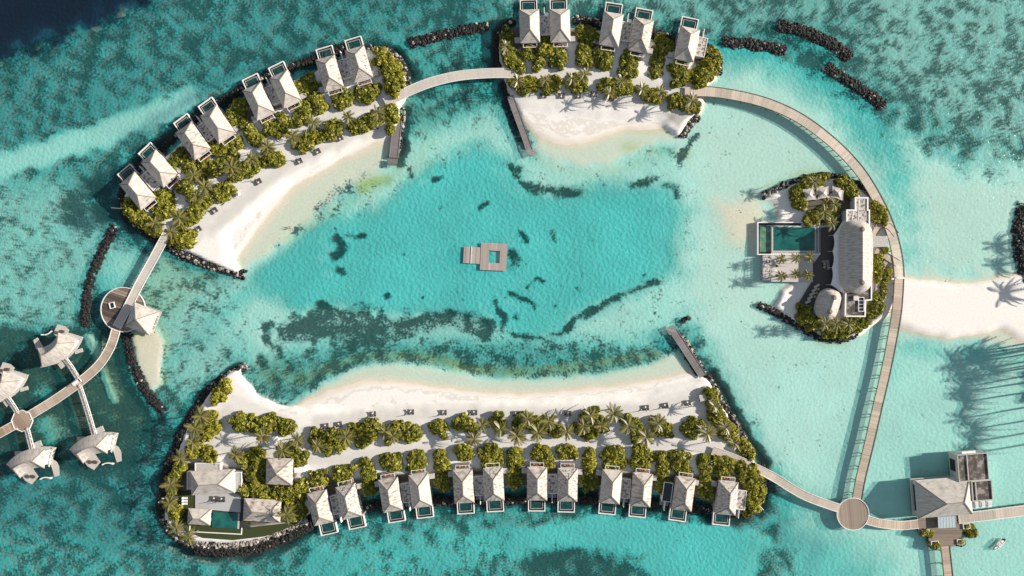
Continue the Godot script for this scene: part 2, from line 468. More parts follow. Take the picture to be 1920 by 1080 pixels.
	paint(coral, [500, 612, 600, 576, 700, 588, 790, 586, 890, 584, 930, 600, 920, 640, 820, 620, 740, 640, 680, 655, 600, 640, 520, 640], 0.62, 12, -1.0, 14, 1)
	for k in 70:
		var c := Vector2(rng.randf_range(560, 1250), rng.randf_range(330, 640))
		paint(coral, [c.x, c.y], rng.randf_range(0.5, 0.9), 4.0, rng.randf_range(0.5, 2.5), 2.0, 1)
	paint(coral, [760, 660, 860, 655, 960, 668, 1060, 668, 1180, 655], 0.3, 26, 12, 16, 1)
	paint(coral, [460, 700, 520, 660, 600, 650, 640, 640, 560, 690, 520, 720], 0.5, 22, -1.0, 12, 1)
	paint(algae, [470, 700, 520, 680, 580, 695, 610, 690, 560, 730, 500, 725], 0.6, 20, -1.0, 10)
	paint(algae, [560, 715, 610, 694, 650, 678, 700, 667, 760, 665, 820, 674, 880, 690, 950, 697, 1020, 694, 1090, 688, 1150, 678, 1230, 664], 1.0, 12, 7, 7, 1)
	paint(coral, [600, 690, 650, 674, 700, 663, 760, 661, 820, 670, 880, 686, 950, 693, 1020, 690, 1090, 684, 1150, 674], 0.55, 10, 5, 6, 1)
	paint(algae, [545, 452, 600, 410, 660, 375, 720, 345, 760, 310], 0.42, 16, 8, 10, 1)
	paint(algae, [1000, 290, 1040, 315, 1100, 326, 1160, 318, 1220, 295], 0.32, 14, 6, 8, 1)
	paint(algae, [600, 704, 680, 676, 760, 673, 840, 685, 940, 705, 1040, 703, 1140, 692, 1240, 668], 0.4, 12, 6, 6, 1)
	paint(algae, [300, 470, 380, 520, 330, 600, 300, 580], 0.4, 24, -1.0, 14, 1)
	paint(algae, [676, 352, 700, 344, 728, 338], 1.0, 10, 10, 6, 1)
	paint(coral, [676, 352, 700, 344, 728, 338], 0.35, 10, 8, 6, 1)
	paint(algae, [1170, 275, 1205, 280, 1290, 290], 0.5, 16, 8, 6, 1)
	paint(algae, [1200, 235, 1250, 245], 0.3, 16, 8, 6, 1)
	paint(algae, [1440, 350, 1480, 332, 1520, 322, 1550, 322, 1660, 380, 1668, 420], 0.5, 10, 5, 4, 1)
	paint(algae, [1540, 640, 1580, 642], 0.7, 10, 8, 4, 1)
	# shallow aprons, then beaches
	paint(depth, [440, 530, 480, 505, 540, 462, 575, 430, 610, 398, 660, 362, 710, 335, 745, 300, 740, 240, 600, 240, 400, 420], 0.24, 20, -1.0, 8)
	paint(coral, [440, 512, 480, 490, 540, 440, 600, 375, 700, 312, 735, 280, 740, 240, 600, 240, 400, 420], 0.0, 14, -1.0, 8)
	paint(depth, [955, 190, 985, 255, 1010, 300, 1080, 318, 1140, 316, 1200, 290, 1275, 270, 1300, 230, 1240, 190], 0.26, 20, -1.0, 8)
	paint(coral, [955, 190, 985, 255, 1010, 300, 1080, 318, 1140, 316, 1200, 290, 1275, 270, 1300, 230, 1240, 190], 0.0, 12, -1.0, 8)
	paint(depth, [455, 700, 490, 735, 540, 755, 600, 715, 650, 688, 700, 676, 770, 676, 840, 688, 920, 704, 1000, 706, 1100, 698, 1200, 682, 1272, 652, 1322, 700, 1300, 800, 500, 800], 0.28, 14, -1.0, 5)
	paint(coral, [560, 745, 600, 722, 650, 694, 700, 682, 770, 682, 840, 694, 920, 710, 1000, 712, 1100, 704, 1200, 688, 1280, 660, 1322, 700, 1300, 800, 500, 800], 0.0, 8, -1.0, 5)
	paint(depth, [1660, 500, 1740, 512, 1820, 514, 1920, 500, 2300, 500, 2300, 660, 1920, 660, 1830, 646, 1770, 648, 1710, 640, 1670, 626], 0.22, 18, -1.0, 5)
	paint(depth, [240, 622, 290, 612, 310, 640, 305, 720, 280, 745, 250, 690], 0.12, 10, -1.0, 4)
	paint(coral, [240, 622, 290, 612, 306, 640, 300, 720, 280, 740, 250, 690], 0.0, 6, -1.0, 4)
	for q in [[[165, 632, 178, 650, 186, 672], 8], [[190, 690, 203, 725, 216, 755], 4], [[243, 665, 250, 700, 258, 724], 3]]:
		paint(coral, q[0], 0.0, 6, q[1], 5)
		paint(murk, q[0], 0.0, 8, q[1] + 3, 5)
		paint(depth, q[0], 0.65, 8, q[1], 5)
	for q in [[[88, 795, 100, 820], 22], [[70, 735, 90, 745], 16], [[120, 850, 130, 840], 10]]:
		paint(coral, q[0], 0.4, 12, q[1], 14)
		paint(murk, q[0], 0.15, 14, q[1], 14)
	paint(algae, [300, 612, 312, 640, 306, 720], 0.7, 8, 4, 4, 1)
	land([312, 440, 262, 418, 238, 395, 231, 365, 254, 344, 300, 304, 352, 256, 410, 220, 468, 186, 528, 156, 580, 140, 640, 112, 692, 88, 732, 97, 756, 120, 765, 150, 764, 178, 752, 200, 752, 232, 738, 252, 700, 262, 660, 282, 600, 318, 556, 340, 520, 372, 486, 412, 455, 460, 435, 488, 452, 512, 425, 508, 380, 488, 335, 466], 1.3, 5)
	paint(depth, [735, 255, 690, 272, 640, 292, 590, 324, 548, 350, 512, 388, 480, 425, 450, 470, 435, 490, 420, 440, 560, 320, 700, 250], -0.25, 13, -1.0, 5)
	land([936, 128, 932, 90, 940, 56, 975, 48, 1070, 50, 1180, 62, 1262, 84, 1322, 88, 1344, 110, 1340, 150, 1312, 166, 1320, 190, 1312, 213, 1292, 224, 1272, 252, 1235, 236, 1170, 235, 1120, 252, 1080, 262, 1035, 258, 1000, 240, 976, 214, 950, 176, 944, 150], 1.3, 5)
	paint(depth, [958, 190, 985, 228, 1005, 248, 1040, 266, 1080, 270, 1125, 258, 1172, 240, 1240, 240, 1255, 220, 1120, 215, 990, 200], -0.22, 14, -1.0, 5)
	land([464, 684, 440, 692, 402, 722, 372, 765, 346, 810, 326, 860, 312, 920, 308, 970, 326, 1004, 370, 1018, 440, 1020, 500, 1008, 545, 988, 578, 966, 600, 948, 690, 926, 760, 917, 850, 914, 960, 911, 1080, 911, 1200, 917, 1300, 930, 1350, 950, 1392, 960, 1422, 932, 1430, 900, 1414, 864, 1394, 830, 1370, 790, 1345, 740, 1325, 706, 1300, 702, 1240, 716, 1180, 726, 1100, 736, 1000, 744, 900, 742, 800, 730, 730, 722, 680, 724, 620, 742, 565, 764, 520, 762, 488, 745, 466, 720, 452, 700], 1.3, 5)
	paint(depth, [1318, 706, 1240, 712, 1180, 722, 1100, 732, 1000, 740, 900, 738, 800, 726, 730, 716, 680, 718, 620, 734, 565, 758, 640, 775, 900, 760, 1200, 745], -0.25, 12, -1.0, 4)
	land([1432, 372, 1480, 344, 1520, 332, 1570, 335, 1608, 352, 1640, 378, 1660, 408, 1664, 432, 1660, 470, 1690, 505, 1688, 540, 1664, 590, 1620, 622, 1580, 638, 1542, 633, 1492, 608, 1450, 575, 1470, 545, 1500, 520, 1530, 500, 1500, 440, 1495, 412, 1455, 412, 1470, 380], 1.0, 5)
	paint(depth, [1450, 380, 1500, 350, 1500, 415, 1470, 415], -0.3, 10, -1.0, 3)
	paint(depth, [1470, 545, 1520, 520, 1520, 600, 1480, 590], -0.3, 12, -1.0, 3)
	for q in [[[730, 262, 690, 275, 640, 296, 592, 326, 552, 352, 516, 390, 484, 428, 455, 470], 4], [[975, 216, 1002, 245, 1040, 264, 1080, 268, 1122, 256, 1172, 238, 1235, 238], 4], [[1300, 700, 1240, 712, 1180, 722, 1100, 733, 1000, 741, 900, 738, 800, 726, 730, 717, 680, 719, 620, 737, 575, 758], 4]]:
		paint(depth, q[0], 0.03, 17, q[1], 2.0)
	land([1670, 532, 1690, 522, 1740, 530, 1800, 536, 1860, 528, 1920, 516, 2300, 500, 2300, 640, 1980, 640, 1920, 636, 1880, 614, 1830, 624, 1780, 630, 1720, 620, 1680, 606], 0.5, 10)
	land([1960, 380, 2100, 360, 2300, 400, 2300, 1300, 2040, 1300, 1985, 1100, 1985, 700, 1960, 560], 1.4, 16)
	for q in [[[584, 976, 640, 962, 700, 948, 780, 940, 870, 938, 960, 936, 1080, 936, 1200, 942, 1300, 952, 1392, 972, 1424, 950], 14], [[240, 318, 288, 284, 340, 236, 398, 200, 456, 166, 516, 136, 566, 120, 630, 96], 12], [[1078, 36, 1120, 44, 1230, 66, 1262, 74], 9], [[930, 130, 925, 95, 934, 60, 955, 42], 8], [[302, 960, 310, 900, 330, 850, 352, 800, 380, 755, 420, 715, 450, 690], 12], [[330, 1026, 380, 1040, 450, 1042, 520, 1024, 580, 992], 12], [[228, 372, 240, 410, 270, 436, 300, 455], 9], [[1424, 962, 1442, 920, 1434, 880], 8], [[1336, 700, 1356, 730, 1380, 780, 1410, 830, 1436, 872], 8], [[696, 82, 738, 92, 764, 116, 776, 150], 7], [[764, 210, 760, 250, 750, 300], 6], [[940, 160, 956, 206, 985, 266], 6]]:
		paint(coral, q[0], 1.5, 12, q[1] + 2, 10, 1)  # dark foot of the banks; tree shade on the west side is painted in too
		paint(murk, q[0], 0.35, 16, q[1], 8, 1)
	# what the ground is: bare sand 0, trodden sand 1, soil 2
	for s in [[700, 190, 640, 215, 590, 238, 520, 270, 470, 305, 420, 340, 380, 380, 345, 405, 320, 440], [720, 235, 640, 265, 570, 300, 500, 340, 450, 385, 400, 430], [960, 138, 1100, 142, 1200, 160, 1290, 172], [960, 172, 1080, 182, 1200, 190, 1260, 190], [400, 830, 480, 840, 560, 860, 640, 858, 760, 842, 900, 828, 1100, 826, 1340, 835], [430, 770, 400, 830], [600, 790, 760, 776, 1000, 776, 1200, 768, 1325, 745]]:
		paint(tone, s, 1.0, 10, 14, 4, 1)
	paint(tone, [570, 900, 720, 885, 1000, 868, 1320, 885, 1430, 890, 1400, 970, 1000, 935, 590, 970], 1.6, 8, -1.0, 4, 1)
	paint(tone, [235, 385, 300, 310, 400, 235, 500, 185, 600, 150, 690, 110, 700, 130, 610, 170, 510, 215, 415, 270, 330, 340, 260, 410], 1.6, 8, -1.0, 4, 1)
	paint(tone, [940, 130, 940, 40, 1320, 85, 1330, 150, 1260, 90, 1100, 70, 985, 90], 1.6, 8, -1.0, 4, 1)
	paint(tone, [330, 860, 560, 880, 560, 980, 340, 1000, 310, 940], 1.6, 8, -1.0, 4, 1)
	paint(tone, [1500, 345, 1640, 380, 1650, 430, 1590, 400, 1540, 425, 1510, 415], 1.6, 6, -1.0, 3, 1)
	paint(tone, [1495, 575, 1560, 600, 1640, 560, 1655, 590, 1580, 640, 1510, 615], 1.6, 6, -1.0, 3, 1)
	paint(tone, [560, 800, 612, 784, 700, 763, 800, 757, 900, 757, 1000, 760, 1100, 764, 1200, 752, 1300, 722, 1325, 740, 1330, 850, 900, 850, 560, 860], 0.62, 3, -1.0, 3, 1)
	paint(tone, [320, 450, 372, 462, 388, 438, 430, 400, 480, 362, 560, 314, 640, 276, 722, 250, 750, 200, 700, 180, 500, 270, 360, 380], 0.62, 3, -1.0, 3, 1)
	paint(tone, [950, 165, 958, 190, 1040, 192, 1120, 200, 1240, 205, 1310, 190, 1280, 160, 1000, 135], 0.62, 4, -1.0, 3, 1)
	paint(tone, [430, 735, 470, 750, 530, 775, 560, 790, 540, 850, 380, 850], 0.5, 4, -1.0, 3, 1)
	paint(tone, [470, 735, 490, 752, 530, 768, 560, 772], 1.1, 2, 1.5, 3, 1)
	paint(tone, [1300, 215, 1240, 205, 1235, 215, 1270, 245], 1.2, 8, -1.0, 4, 1)
	# the sea goes on evenly outside the surveyed part
	for j in NZ:
		for i in NX:
			var far := maxf(maxf(40.0 - i, i - (NX - 41.0)), maxf(26.0 - j, j - (NZ - 27.0))) / 30.0
			if far > 0.0:
				var c := j * NX + i
				var w := clampf(far, 0.0, 1.0)
				depth[c] = lerpf(depth[c], 6.0, w * w)
				coral[c] = lerpf(coral[c], 0.2, w)

func grown(f: PackedFloat32Array) -> PackedFloat32Array:
	var im := Image.create_from_data(NX, NZ, false, Image.FORMAT_RF, f.to_byte_array())
	im.resize(TX, TZ, Image.INTERPOLATE_CUBIC)
	return im.get_data().to_float32_array()

func noise_bytes(sd: int, freq: float, octaves: int) -> PackedByteArray:
	var n := FastNoiseLite.new()
	n.seed = sd
	n.noise_type = FastNoiseLite.TYPE_SIMPLEX_SMOOTH
	n.frequency = freq
	n.fractal_octaves = octaves
	n.fractal_gain = 0.62
	return n.get_image(TX, TZ).get_data()

func terrain() -> void:
	var d := grown(depth)
	var k := grown(coral)
	var g := grown(algae)
	var t := grown(tone)
	var mk := grown(murk)
	var na := noise_bytes(21, 0.034, 6)
	var nb := noise_bytes(22, 0.22, 2)
	var nc := noise_bytes(23, 0.009, 4)
	var code := PackedByteArray()
	code.resize(1025)
	for i in 1025:
		code[i] = int(255.0 * pow(i / 1024.0, 1.0 / 2.2))
	var wr := PackedFloat32Array()
	var wg := PackedFloat32Array()
	var wb := PackedFloat32Array()
	var wa := PackedFloat32Array()
	var steps := [[0.0, 0.40, 0.80, 0.70], [0.5, 0.42, 0.90, 0.83], [1.0, 0.25, 0.72, 0.66], [2.0, 0.075, 0.50, 0.47], [2.8, 0.065, 0.49, 0.475], [4.5, 0.012, 0.15, 0.20], [8.0, 0.006, 0.035, 0.07], [16.0, 0.003, 0.011, 0.026]]
	for i in 321:
		var dd := i / 20.0
		for s in steps.size() - 1:
			if dd <= steps[s + 1][0]:
				var f: float = (dd - steps[s][0]) / (steps[s + 1][0] - steps[s][0])
				wr.append(lerpf(steps[s][1], steps[s + 1][1], f))
				wg.append(lerpf(steps[s][2], steps[s + 1][2], f))
				wb.append(lerpf(steps[s][3], steps[s + 1][3], f))
				break
		wa.append(1.0 - exp(-dd * 0.66))
	var bed := PackedByteArray()
	bed.resize(TX * TZ * 3)
	var sea := PackedByteArray()
	sea.resize(TX * TZ * 4)
	for i in TX * TZ:
		var dep := d[i]
		var a := na[i] / 255.0
		var b := nb[i] / 255.0
		var r := 0.0
		var gg := 0.0
		var bl := 0.0
		var cover := 0.0
		if dep < 0.06:
			var q := 0.93 + 0.14 * b
			var s := t[i]
			if s <= 1.0:
				var f := clampf(s * (0.6 + 0.8 * a), 0.0, 1.0)
				r = lerpf(0.80, 0.62, f) * q
				gg = lerpf(0.775, 0.60, f) * q
				bl = lerpf(0.735, 0.56, f) * q
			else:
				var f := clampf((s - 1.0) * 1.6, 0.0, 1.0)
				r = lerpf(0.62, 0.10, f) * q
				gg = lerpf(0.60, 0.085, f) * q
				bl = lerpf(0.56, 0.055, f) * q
			var line := dep + 0.20 + 0.16 * (a - 0.5)
			if absf(line) < 0.022 and s < 0.9:
				r *= 0.86
				gg *= 0.84
				bl *= 0.81
			if s > 0.3 and s <= 1.0 and b > 0.66:
				r *= 0.93
				gg *= 0.93
				bl *= 0.935
			if dep > -0.22:
				var f := clampf((dep + 0.22) / 0.26, 0.0, 1.0)
				r = lerpf(r, 0.70, f)
				gg = lerpf(gg, 0.63, f)
				bl = lerpf(bl, 0.53, f)
		else:
			var n := 0.5 + (0.55 * (a - 0.5) + 0.45 * (b - 0.5)) * 1.7
			var kk := k[i] * (1.0 if k[i] > 0.7 else 0.55 + 0.9 * nc[i] / 255.0)
			cover = clampf((kk * 1.12 - n + 0.10) / 0.26, 0.0, 1.0) if kk > 0.02 else 0.0
			var shore := clampf((0.5 - dep) / 0.34, 0.0, 1.0)
			var q := 0.90 + 0.2 * b
			r = lerpf(0.44, 0.64, shore) * q
			gg = lerpf(0.61, 0.58, shore) * q
			bl = lerpf(0.55, 0.46, shore) * q
			var rub := clampf((kk - 0.15) * 1.3, 0.0, 0.7)
			r = lerpf(r, 0.13, rub)
			gg = lerpf(gg, 0.31, rub)
			bl = lerpf(bl, 0.29, rub)
			var al := clampf(g[i] * (0.55 + a), 0.0, 1.0) * 0.9
			r = lerpf(r, 0.30, al)
			gg = lerpf(gg, 0.38, al)
			bl = lerpf(bl, 0.07, al)
			r = lerpf(r, 0.008 + 0.045 * b * b + 0.05 * al, cover)
			gg = lerpf(gg, 0.036 + 0.07 * b + 0.04 * al, cover)
			bl = lerpf(bl, 0.036 + 0.06 * b - 0.02 * al, cover)
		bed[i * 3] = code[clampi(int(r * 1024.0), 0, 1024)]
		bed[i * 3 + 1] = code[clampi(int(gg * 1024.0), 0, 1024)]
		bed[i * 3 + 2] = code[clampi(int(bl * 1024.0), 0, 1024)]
		var toe_and_shade := clampf((k[i] - 0.9) * 2.2, 0.0, 1.0) if dep >= 0.06 else 0.0  # darkening for the bank foot, with painted tree shade along the west shore
		if toe_and_shade > 0.0:
			var q := 1.0 - 0.7 * toe_and_shade
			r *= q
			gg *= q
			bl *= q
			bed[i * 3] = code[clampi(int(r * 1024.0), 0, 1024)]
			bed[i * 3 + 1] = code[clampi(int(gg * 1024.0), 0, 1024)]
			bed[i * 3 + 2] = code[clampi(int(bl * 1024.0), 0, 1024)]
		var dd := clampf(dep, 0.0, 15.9)
		var l := int(dd * 20.0)
		var mm := mk[i]
		var low := (1.0 - 0.58 * cover) * (1.0 - 0.58 * mm) * (1.0 - 0.40 * clampf((k[i] - 0.22) * 2.2, 0.0, 1.0)) * (0.86 + 0.28 * nc[i] / 255.0)
		var w := wa[l] * (1.0 - 0.5 * cover) if dd < 5.0 else wa[l]
		w *= (1.0 - 0.45 * clampf(g[i], 0.0, 1.0)) * (1.0 - 0.72 * toe_and_shade)
		w = lerpf(w, maxf(w, 0.8), clampf(mm * 0.8 * (1.0 - toe_and_shade), 0.0, 1.0))
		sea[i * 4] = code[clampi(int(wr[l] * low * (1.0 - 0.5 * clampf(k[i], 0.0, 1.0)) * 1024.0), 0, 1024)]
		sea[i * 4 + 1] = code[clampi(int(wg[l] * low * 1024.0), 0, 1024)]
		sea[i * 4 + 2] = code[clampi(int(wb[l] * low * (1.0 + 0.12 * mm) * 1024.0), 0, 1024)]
		sea[i * 4 + 3] = clampi(int(w * 255.0), 0, 255)
	var floor_look := StandardMaterial3D.new()
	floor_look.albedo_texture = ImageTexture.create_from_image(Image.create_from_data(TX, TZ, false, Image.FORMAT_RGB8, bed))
	floor_look.roughness = 0.95
	floor_look.texture_repeat = false
	var water_look := StandardMaterial3D.new()
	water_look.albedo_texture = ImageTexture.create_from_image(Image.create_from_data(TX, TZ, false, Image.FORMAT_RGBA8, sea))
	water_look.transparency = BaseMaterial3D.TRANSPARENCY_ALPHA
	water_look.roughness = 0.2
	water_look.metallic_specular = 0.36
	water_look.texture_repeat = false
	var waves := FastNoiseLite.new()
	waves.seed = 31
	waves.frequency = 0.14
	waves.fractal_octaves = 3
	var wi := waves.get_image(TX, TZ)
	wi.bump_map_to_normal_map(0.85)
	water_look.normal_enabled = true
	water_look.normal_texture = ImageTexture.create_from_image(wi)
	water_look.normal_scale = 1.0
	# the height field, its outermost rows drawn out to the horizon
	var pos := PackedVector3Array()
	var nor := PackedVector3Array()
	var uv := PackedVector2Array()
	pos.resize(NX * NZ)
	nor.resize(NX * NZ)
	uv.resize(NX * NZ)
	for j in NZ:
		for i in NX:
			var c := j * NX + i
			var x := -256.0 + (i + 0.5)
			var z := -156.0 + (j + 0.5)
			var y := -depth[c]
			if y > 0.1: y += 0.12 * wobble.get_noise_2d(x * 9.0, z * 9.0)
			uv[c] = Vector2((i + 0.5) / NX, (j + 0.5) / NZ)
			if i == 0: x = -4000.0
			if i == NX - 1: x = 4000.0
			if j == 0: z = -4000.0
			if j == NZ - 1: z = 4000.0
			pos[c] = Vector3(x, y, z)
			var ex := depth[c + (1 if i < NX - 1 else 0)] - depth[c - (1 if i > 0 else 0)]
			var ez := depth[c + (NX if j < NZ - 1 else 0)] - depth[c - (NX if j > 0 else 0)]
			nor[c] = Vector3(ex * 0.5, 1.0, ez * 0.5).normalized()
	var idx := PackedInt32Array()
	idx.resize((NX - 1) * (NZ - 1) * 6)
	var o := 0
	for j in NZ - 1:
		for i in NX - 1:
			var c := j * NX + i
			idx[o] = c
			idx[o + 1] = c + 1
			idx[o + 2] = c + NX
			idx[o + 3] = c + 1
			idx[o + 4] = c + NX + 1
			idx[o + 5] = c + NX
			o += 6
	var arrays := []
	arrays.resize(Mesh.ARRAY_MAX)
	arrays[Mesh.ARRAY_VERTEX] = pos
	arrays[Mesh.ARRAY_NORMAL] = nor
	arrays[Mesh.ARRAY_TEX_UV] = uv
	arrays[Mesh.ARRAY_INDEX] = idx
	var am := ArrayMesh.new()
	am.add_surface_from_arrays(Mesh.PRIMITIVE_TRIANGLES, arrays)
	tag(part(self, "ground", am, floor_look), "white coral sand islands and pale sea floor with dark coral patches", "", "", "structure")
	var sheet := SurfaceTool.new()
	sheet.begin(Mesh.PRIMITIVE_TRIANGLES)
	var e := 4000.0
	for v in [Vector3(-e, 0, -e), Vector3(e, 0, -e), Vector3(-e, 0, e), Vector3(e, 0, -e), Vector3(e, 0, e), Vector3(-e, 0, e)]:
		sheet.set_normal(Vector3.UP)
		sheet.set_uv(Vector2((v.x + 256.0) / 512.0, (v.z + 156.0) / 312.0))
		sheet.add_vertex(v)
	sheet.generate_tangents()
	tag(part(self, "water", sheet.commit(), water_look), "clear turquoise lagoon and reef water around the islands", "", "", "structure")

func height(x: float, y: float) -> float:
	var i := clampi(int((x + 320.0) / 5.0), 0, NX - 1)
	var j := clampi(int((y + 240.0) / 5.0), 0, NZ - 1)
	return -depth[j * NX + i]

# ------------------------------------------------------------------ builders
func tinted(base: Color, spread: float) -> Color:
	var k := 1.0 + rng.randf_range(-spread, spread)
	return Color(base.r * k, base.g * k, base.b * k * (1.0 + rng.randf_range(-0.05, 0.05)))

func rock_mesh() -> ArrayMesh:
	if meshes.has("rock"): return meshes["rock"]
	var s := Shape.new()
	var n := FastNoiseLite.new()
	n.seed = 9
	n.frequency = 0.9
	var ring := []
	for j in 5:
		var row := []
		for i in 7:
			var th := PI * (j + 0.0) / 4.0
			var ph := TAU * i / 7.0
			var v := Vector3(sin(th) * cos(ph), cos(th), sin(th) * sin(ph))
			row.append(v * (0.55 + 0.22 * n.get_noise_3dv(v * 1.6)))
		ring.append(row)
	for j in 4:
		for i in 7:
			var k := (i + 1) % 7
			var c: Vector3 = ring[j][i] + ring[j + 1][k]
			s.quad(ring[j][i], ring[j][k], ring[j + 1][k], ring[j + 1][i], c)
	meshes["rock"] = s.done()
	return meshes["rock"]

# boulders heaped along a line: half width and crest height in metres; light is the share of pale dry stones
func boulders(called: String, label: String, category: String, list: Array, half: float, crest: float, light: float, per := 1.5, group := "") -> void:
	var pts := plan(list)
	var mid := pts[pts.size() / 2]
	var o := thing(called, label, category, Vector3(mid.x, 0, mid.y), 0.0, group)
	var cs: Array[Transform3D] = []
	var tint := PackedColorArray()
	for k in pts.size() - 1:
		var a := pts[k]
		var b := pts[k + 1]
		var dir := (b - a).normalized()
		var side := Vector2(-dir.y, dir.x)
		for q in int(a.distance_to(b) * half * 2.0 * per) + 1:
			var t := rng.randf()
			var w := rng.randf_range(-1.0, 1.0)
			var p := a.lerp(b, t) + side * w * half * rng.randf_range(0.8, 1.12)
			var y := crest * (1.0 - w * w) - 0.35 + rng.randf_range(-0.15, 0.2)
			var sz := rng.randf_range(0.4, 1.05) if rng.randf() < 0.85 else rng.randf_range(1.0, 1.5)
			var bs := Basis.from_euler(Vector3(rng.randf_range(-0.6, 0.6), rng.randf() * TAU, rng.randf_range(-0.6, 0.6))).scaled(Vector3(sz, sz * 0.8, sz * rng.randf_range(0.7, 1.2)))
			cs.append(Transform3D(bs, Vector3(p.x - mid.x, y, p.y - mid.y)))
			var pale := rng.randf() < light * (1.15 - 0.8 * absf(w)) and y > 0.0
			tint.append(tinted(Color(0.31, 0.28, 0.245), 0.5) if pale else tinted(Color(0.014, 0.012, 0.0105), 0.6))
	var mm := MultiMesh.new()
	mm.transform_format = MultiMesh.TRANSFORM_3D
	mm.use_colors = true
	mm.mesh = rock_mesh()
	mm.instance_count = cs.size()
	for i in cs.size():
		mm.set_instance_transform(i, cs[i])
		mm.set_instance_color(i, tint[i])
	var node := MultiMeshInstance3D.new()
	node.name = "boulders"
	node.multimesh = mm
	node.material_override = M.rock
	o.add_child(node, true)
	node.set_meta("kind", "stuff")

func sprig_mesh() -> ArrayMesh:
	if meshes.has("sprig"): return meshes["sprig"]
	var s := Shape.new()
	for k in 7:
		var a := TAU * k / 7.0 + 0.3 * (k % 3)
		var tilt := 0.15 + 0.22 * (k % 3)
		var f := Vector3(cos(a) * cos(tilt), sin(tilt), sin(a) * cos(tilt))
		var w := Vector3(-sin(a), 0.12 * (k % 2), cos(a)) * 0.15
		var l := 0.42 + 0.05 * (k % 4)
		var dn := Vector3(0, -0.06, 0)
		s.tri(f * 0.03, f * l * 0.55 + w, f * l + dn, Vector3.UP)
		s.tri(f * 0.03, f * l * 0.55 - w, f * l + dn, Vector3.UP)
	meshes["sprig"] = s.done()
	return meshes["sprig"]

# a bed of shrubs along a line: radius r in plan units, height h in metres, tint 0 olive .. 1 yellow
func shrub(label: String, group: String, list: Array, r: float, h: float, yellow := 0.3, category := "shrub", called := "shrub_bed") -> void:
	var px := PackedVector2Array()
	for k in range(0, list.size(), 2): px.append(Vector2(list[k], list[k + 1]))
	r = r * 1.16 + 1.5
	var rm := r * U
	var top := h * 0.6
	var mid := at(px[0].x, px[0].y, top)
	mid.y = 0.0
	var g := maxf(0.0, height(px[0].x, px[0].y))
	var o := thing(called, label, category, mid + Vector3(0, g, 0), 0.0, group)
	var bumps := []
	var base := Color(0.185, 0.195, 0.020).lerp(Color(0.33, 0.285, 0.024), yellow)
	var length := 0.0
	for k in px.size() - 1: length += px[k].distance_to(px[k + 1]) * U
	var count := int((length * 2.0 * rm + PI * rm * rm) / 1.6) + 3
	for q in count:
		var t := rng.randf() * (px.size() - 1)
		var k := mini(int(t), px.size() - 2)
		var c := px[0] if px.size() == 1 else px[k].lerp(px[k + 1], t - k)
		var dist := sqrt(rng.randf())
		var an := rng.randf() * TAU
		c += Vector2(cos(an), sin(an)) * dist * (r - 3.5)
		var v := at(c.x, c.y, top) - mid
		var br := rng.randf_range(0.75, 1.45)
		var hh := h * rng.randf_range(0.62, 1.05) * (1.0 - 0.35 * pow(dist, 3.0))
		bumps.append([Vector3(v.x, maxf(hh - br, 0.3), v.z), br, tinted(base, 0.22)])
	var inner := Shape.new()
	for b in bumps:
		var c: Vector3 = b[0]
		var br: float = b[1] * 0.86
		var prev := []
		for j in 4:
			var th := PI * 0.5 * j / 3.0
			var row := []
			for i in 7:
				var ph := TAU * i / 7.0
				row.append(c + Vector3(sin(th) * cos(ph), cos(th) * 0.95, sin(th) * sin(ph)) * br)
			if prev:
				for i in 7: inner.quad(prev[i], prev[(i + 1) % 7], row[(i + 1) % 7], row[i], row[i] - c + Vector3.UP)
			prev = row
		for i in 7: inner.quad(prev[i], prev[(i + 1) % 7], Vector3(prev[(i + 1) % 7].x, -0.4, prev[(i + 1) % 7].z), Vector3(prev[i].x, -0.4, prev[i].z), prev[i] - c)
	part(o, "shade_core", inner.done(), M.inner)  # solid core under the leaves, its near-black colour stands in for inner shade
	var cs: Array[Transform3D] = []
	var tint := PackedColorArray()
	for b in bumps:
		var br: float = b[1]
		for q in int(br * br * 40.0):
			var u := rng.randf_range(-0.15, 1.0)
			var an := rng.randf() * TAU
			var ring := sqrt(1.0 - u * u)
			var n := Vector3(ring * cos(an), u, ring * sin(an))
			var p: Vector3 = b[0] + n * br * rng.randf_range(0.86, 1.08)
			if p.y < 0.1: continue
			var up := (n + Vector3(rng.randf_range(-0.5, 0.5), 0.35, rng.randf_range(-0.5, 0.5))).normalized()
			var sx := up.cross(Vector3(cos(an * 3.0), 0.1, sin(an * 3.0))).normalized()
			cs.append(Transform3D(Basis(sx, up, sx.cross(up)) * rng.randf_range(0.6, 1.25), p))
			var kind := rng.randf()
			var leaf: Color = b[2]
			if kind < 0.2: leaf = Color(0.05, 0.07, 0.014)  # dark share of leaves: shaded gaps put into the leaf colour
			elif kind > 0.86: leaf = leaf.lerp(Color(0.62, 0.56, 0.20), 0.62)  # cream share of leaves: sunlit highlights painted as leaf colour
			tint.append(tinted(leaf, 0.35))
	var mm := MultiMesh.new()
	mm.transform_format = MultiMesh.TRANSFORM_3D
	mm.use_colors = true
	mm.mesh = sprig_mesh()
	mm.instance_count = cs.size()
	for i in cs.size():
		mm.set_instance_transform(i, cs[i])
		mm.set_instance_color(i, tint[i])
	var node := MultiMeshInstance3D.new()
	node.name = "foliage"
	node.multimesh = mm
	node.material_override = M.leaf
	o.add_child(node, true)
	node.set_meta("kind", "stuff")

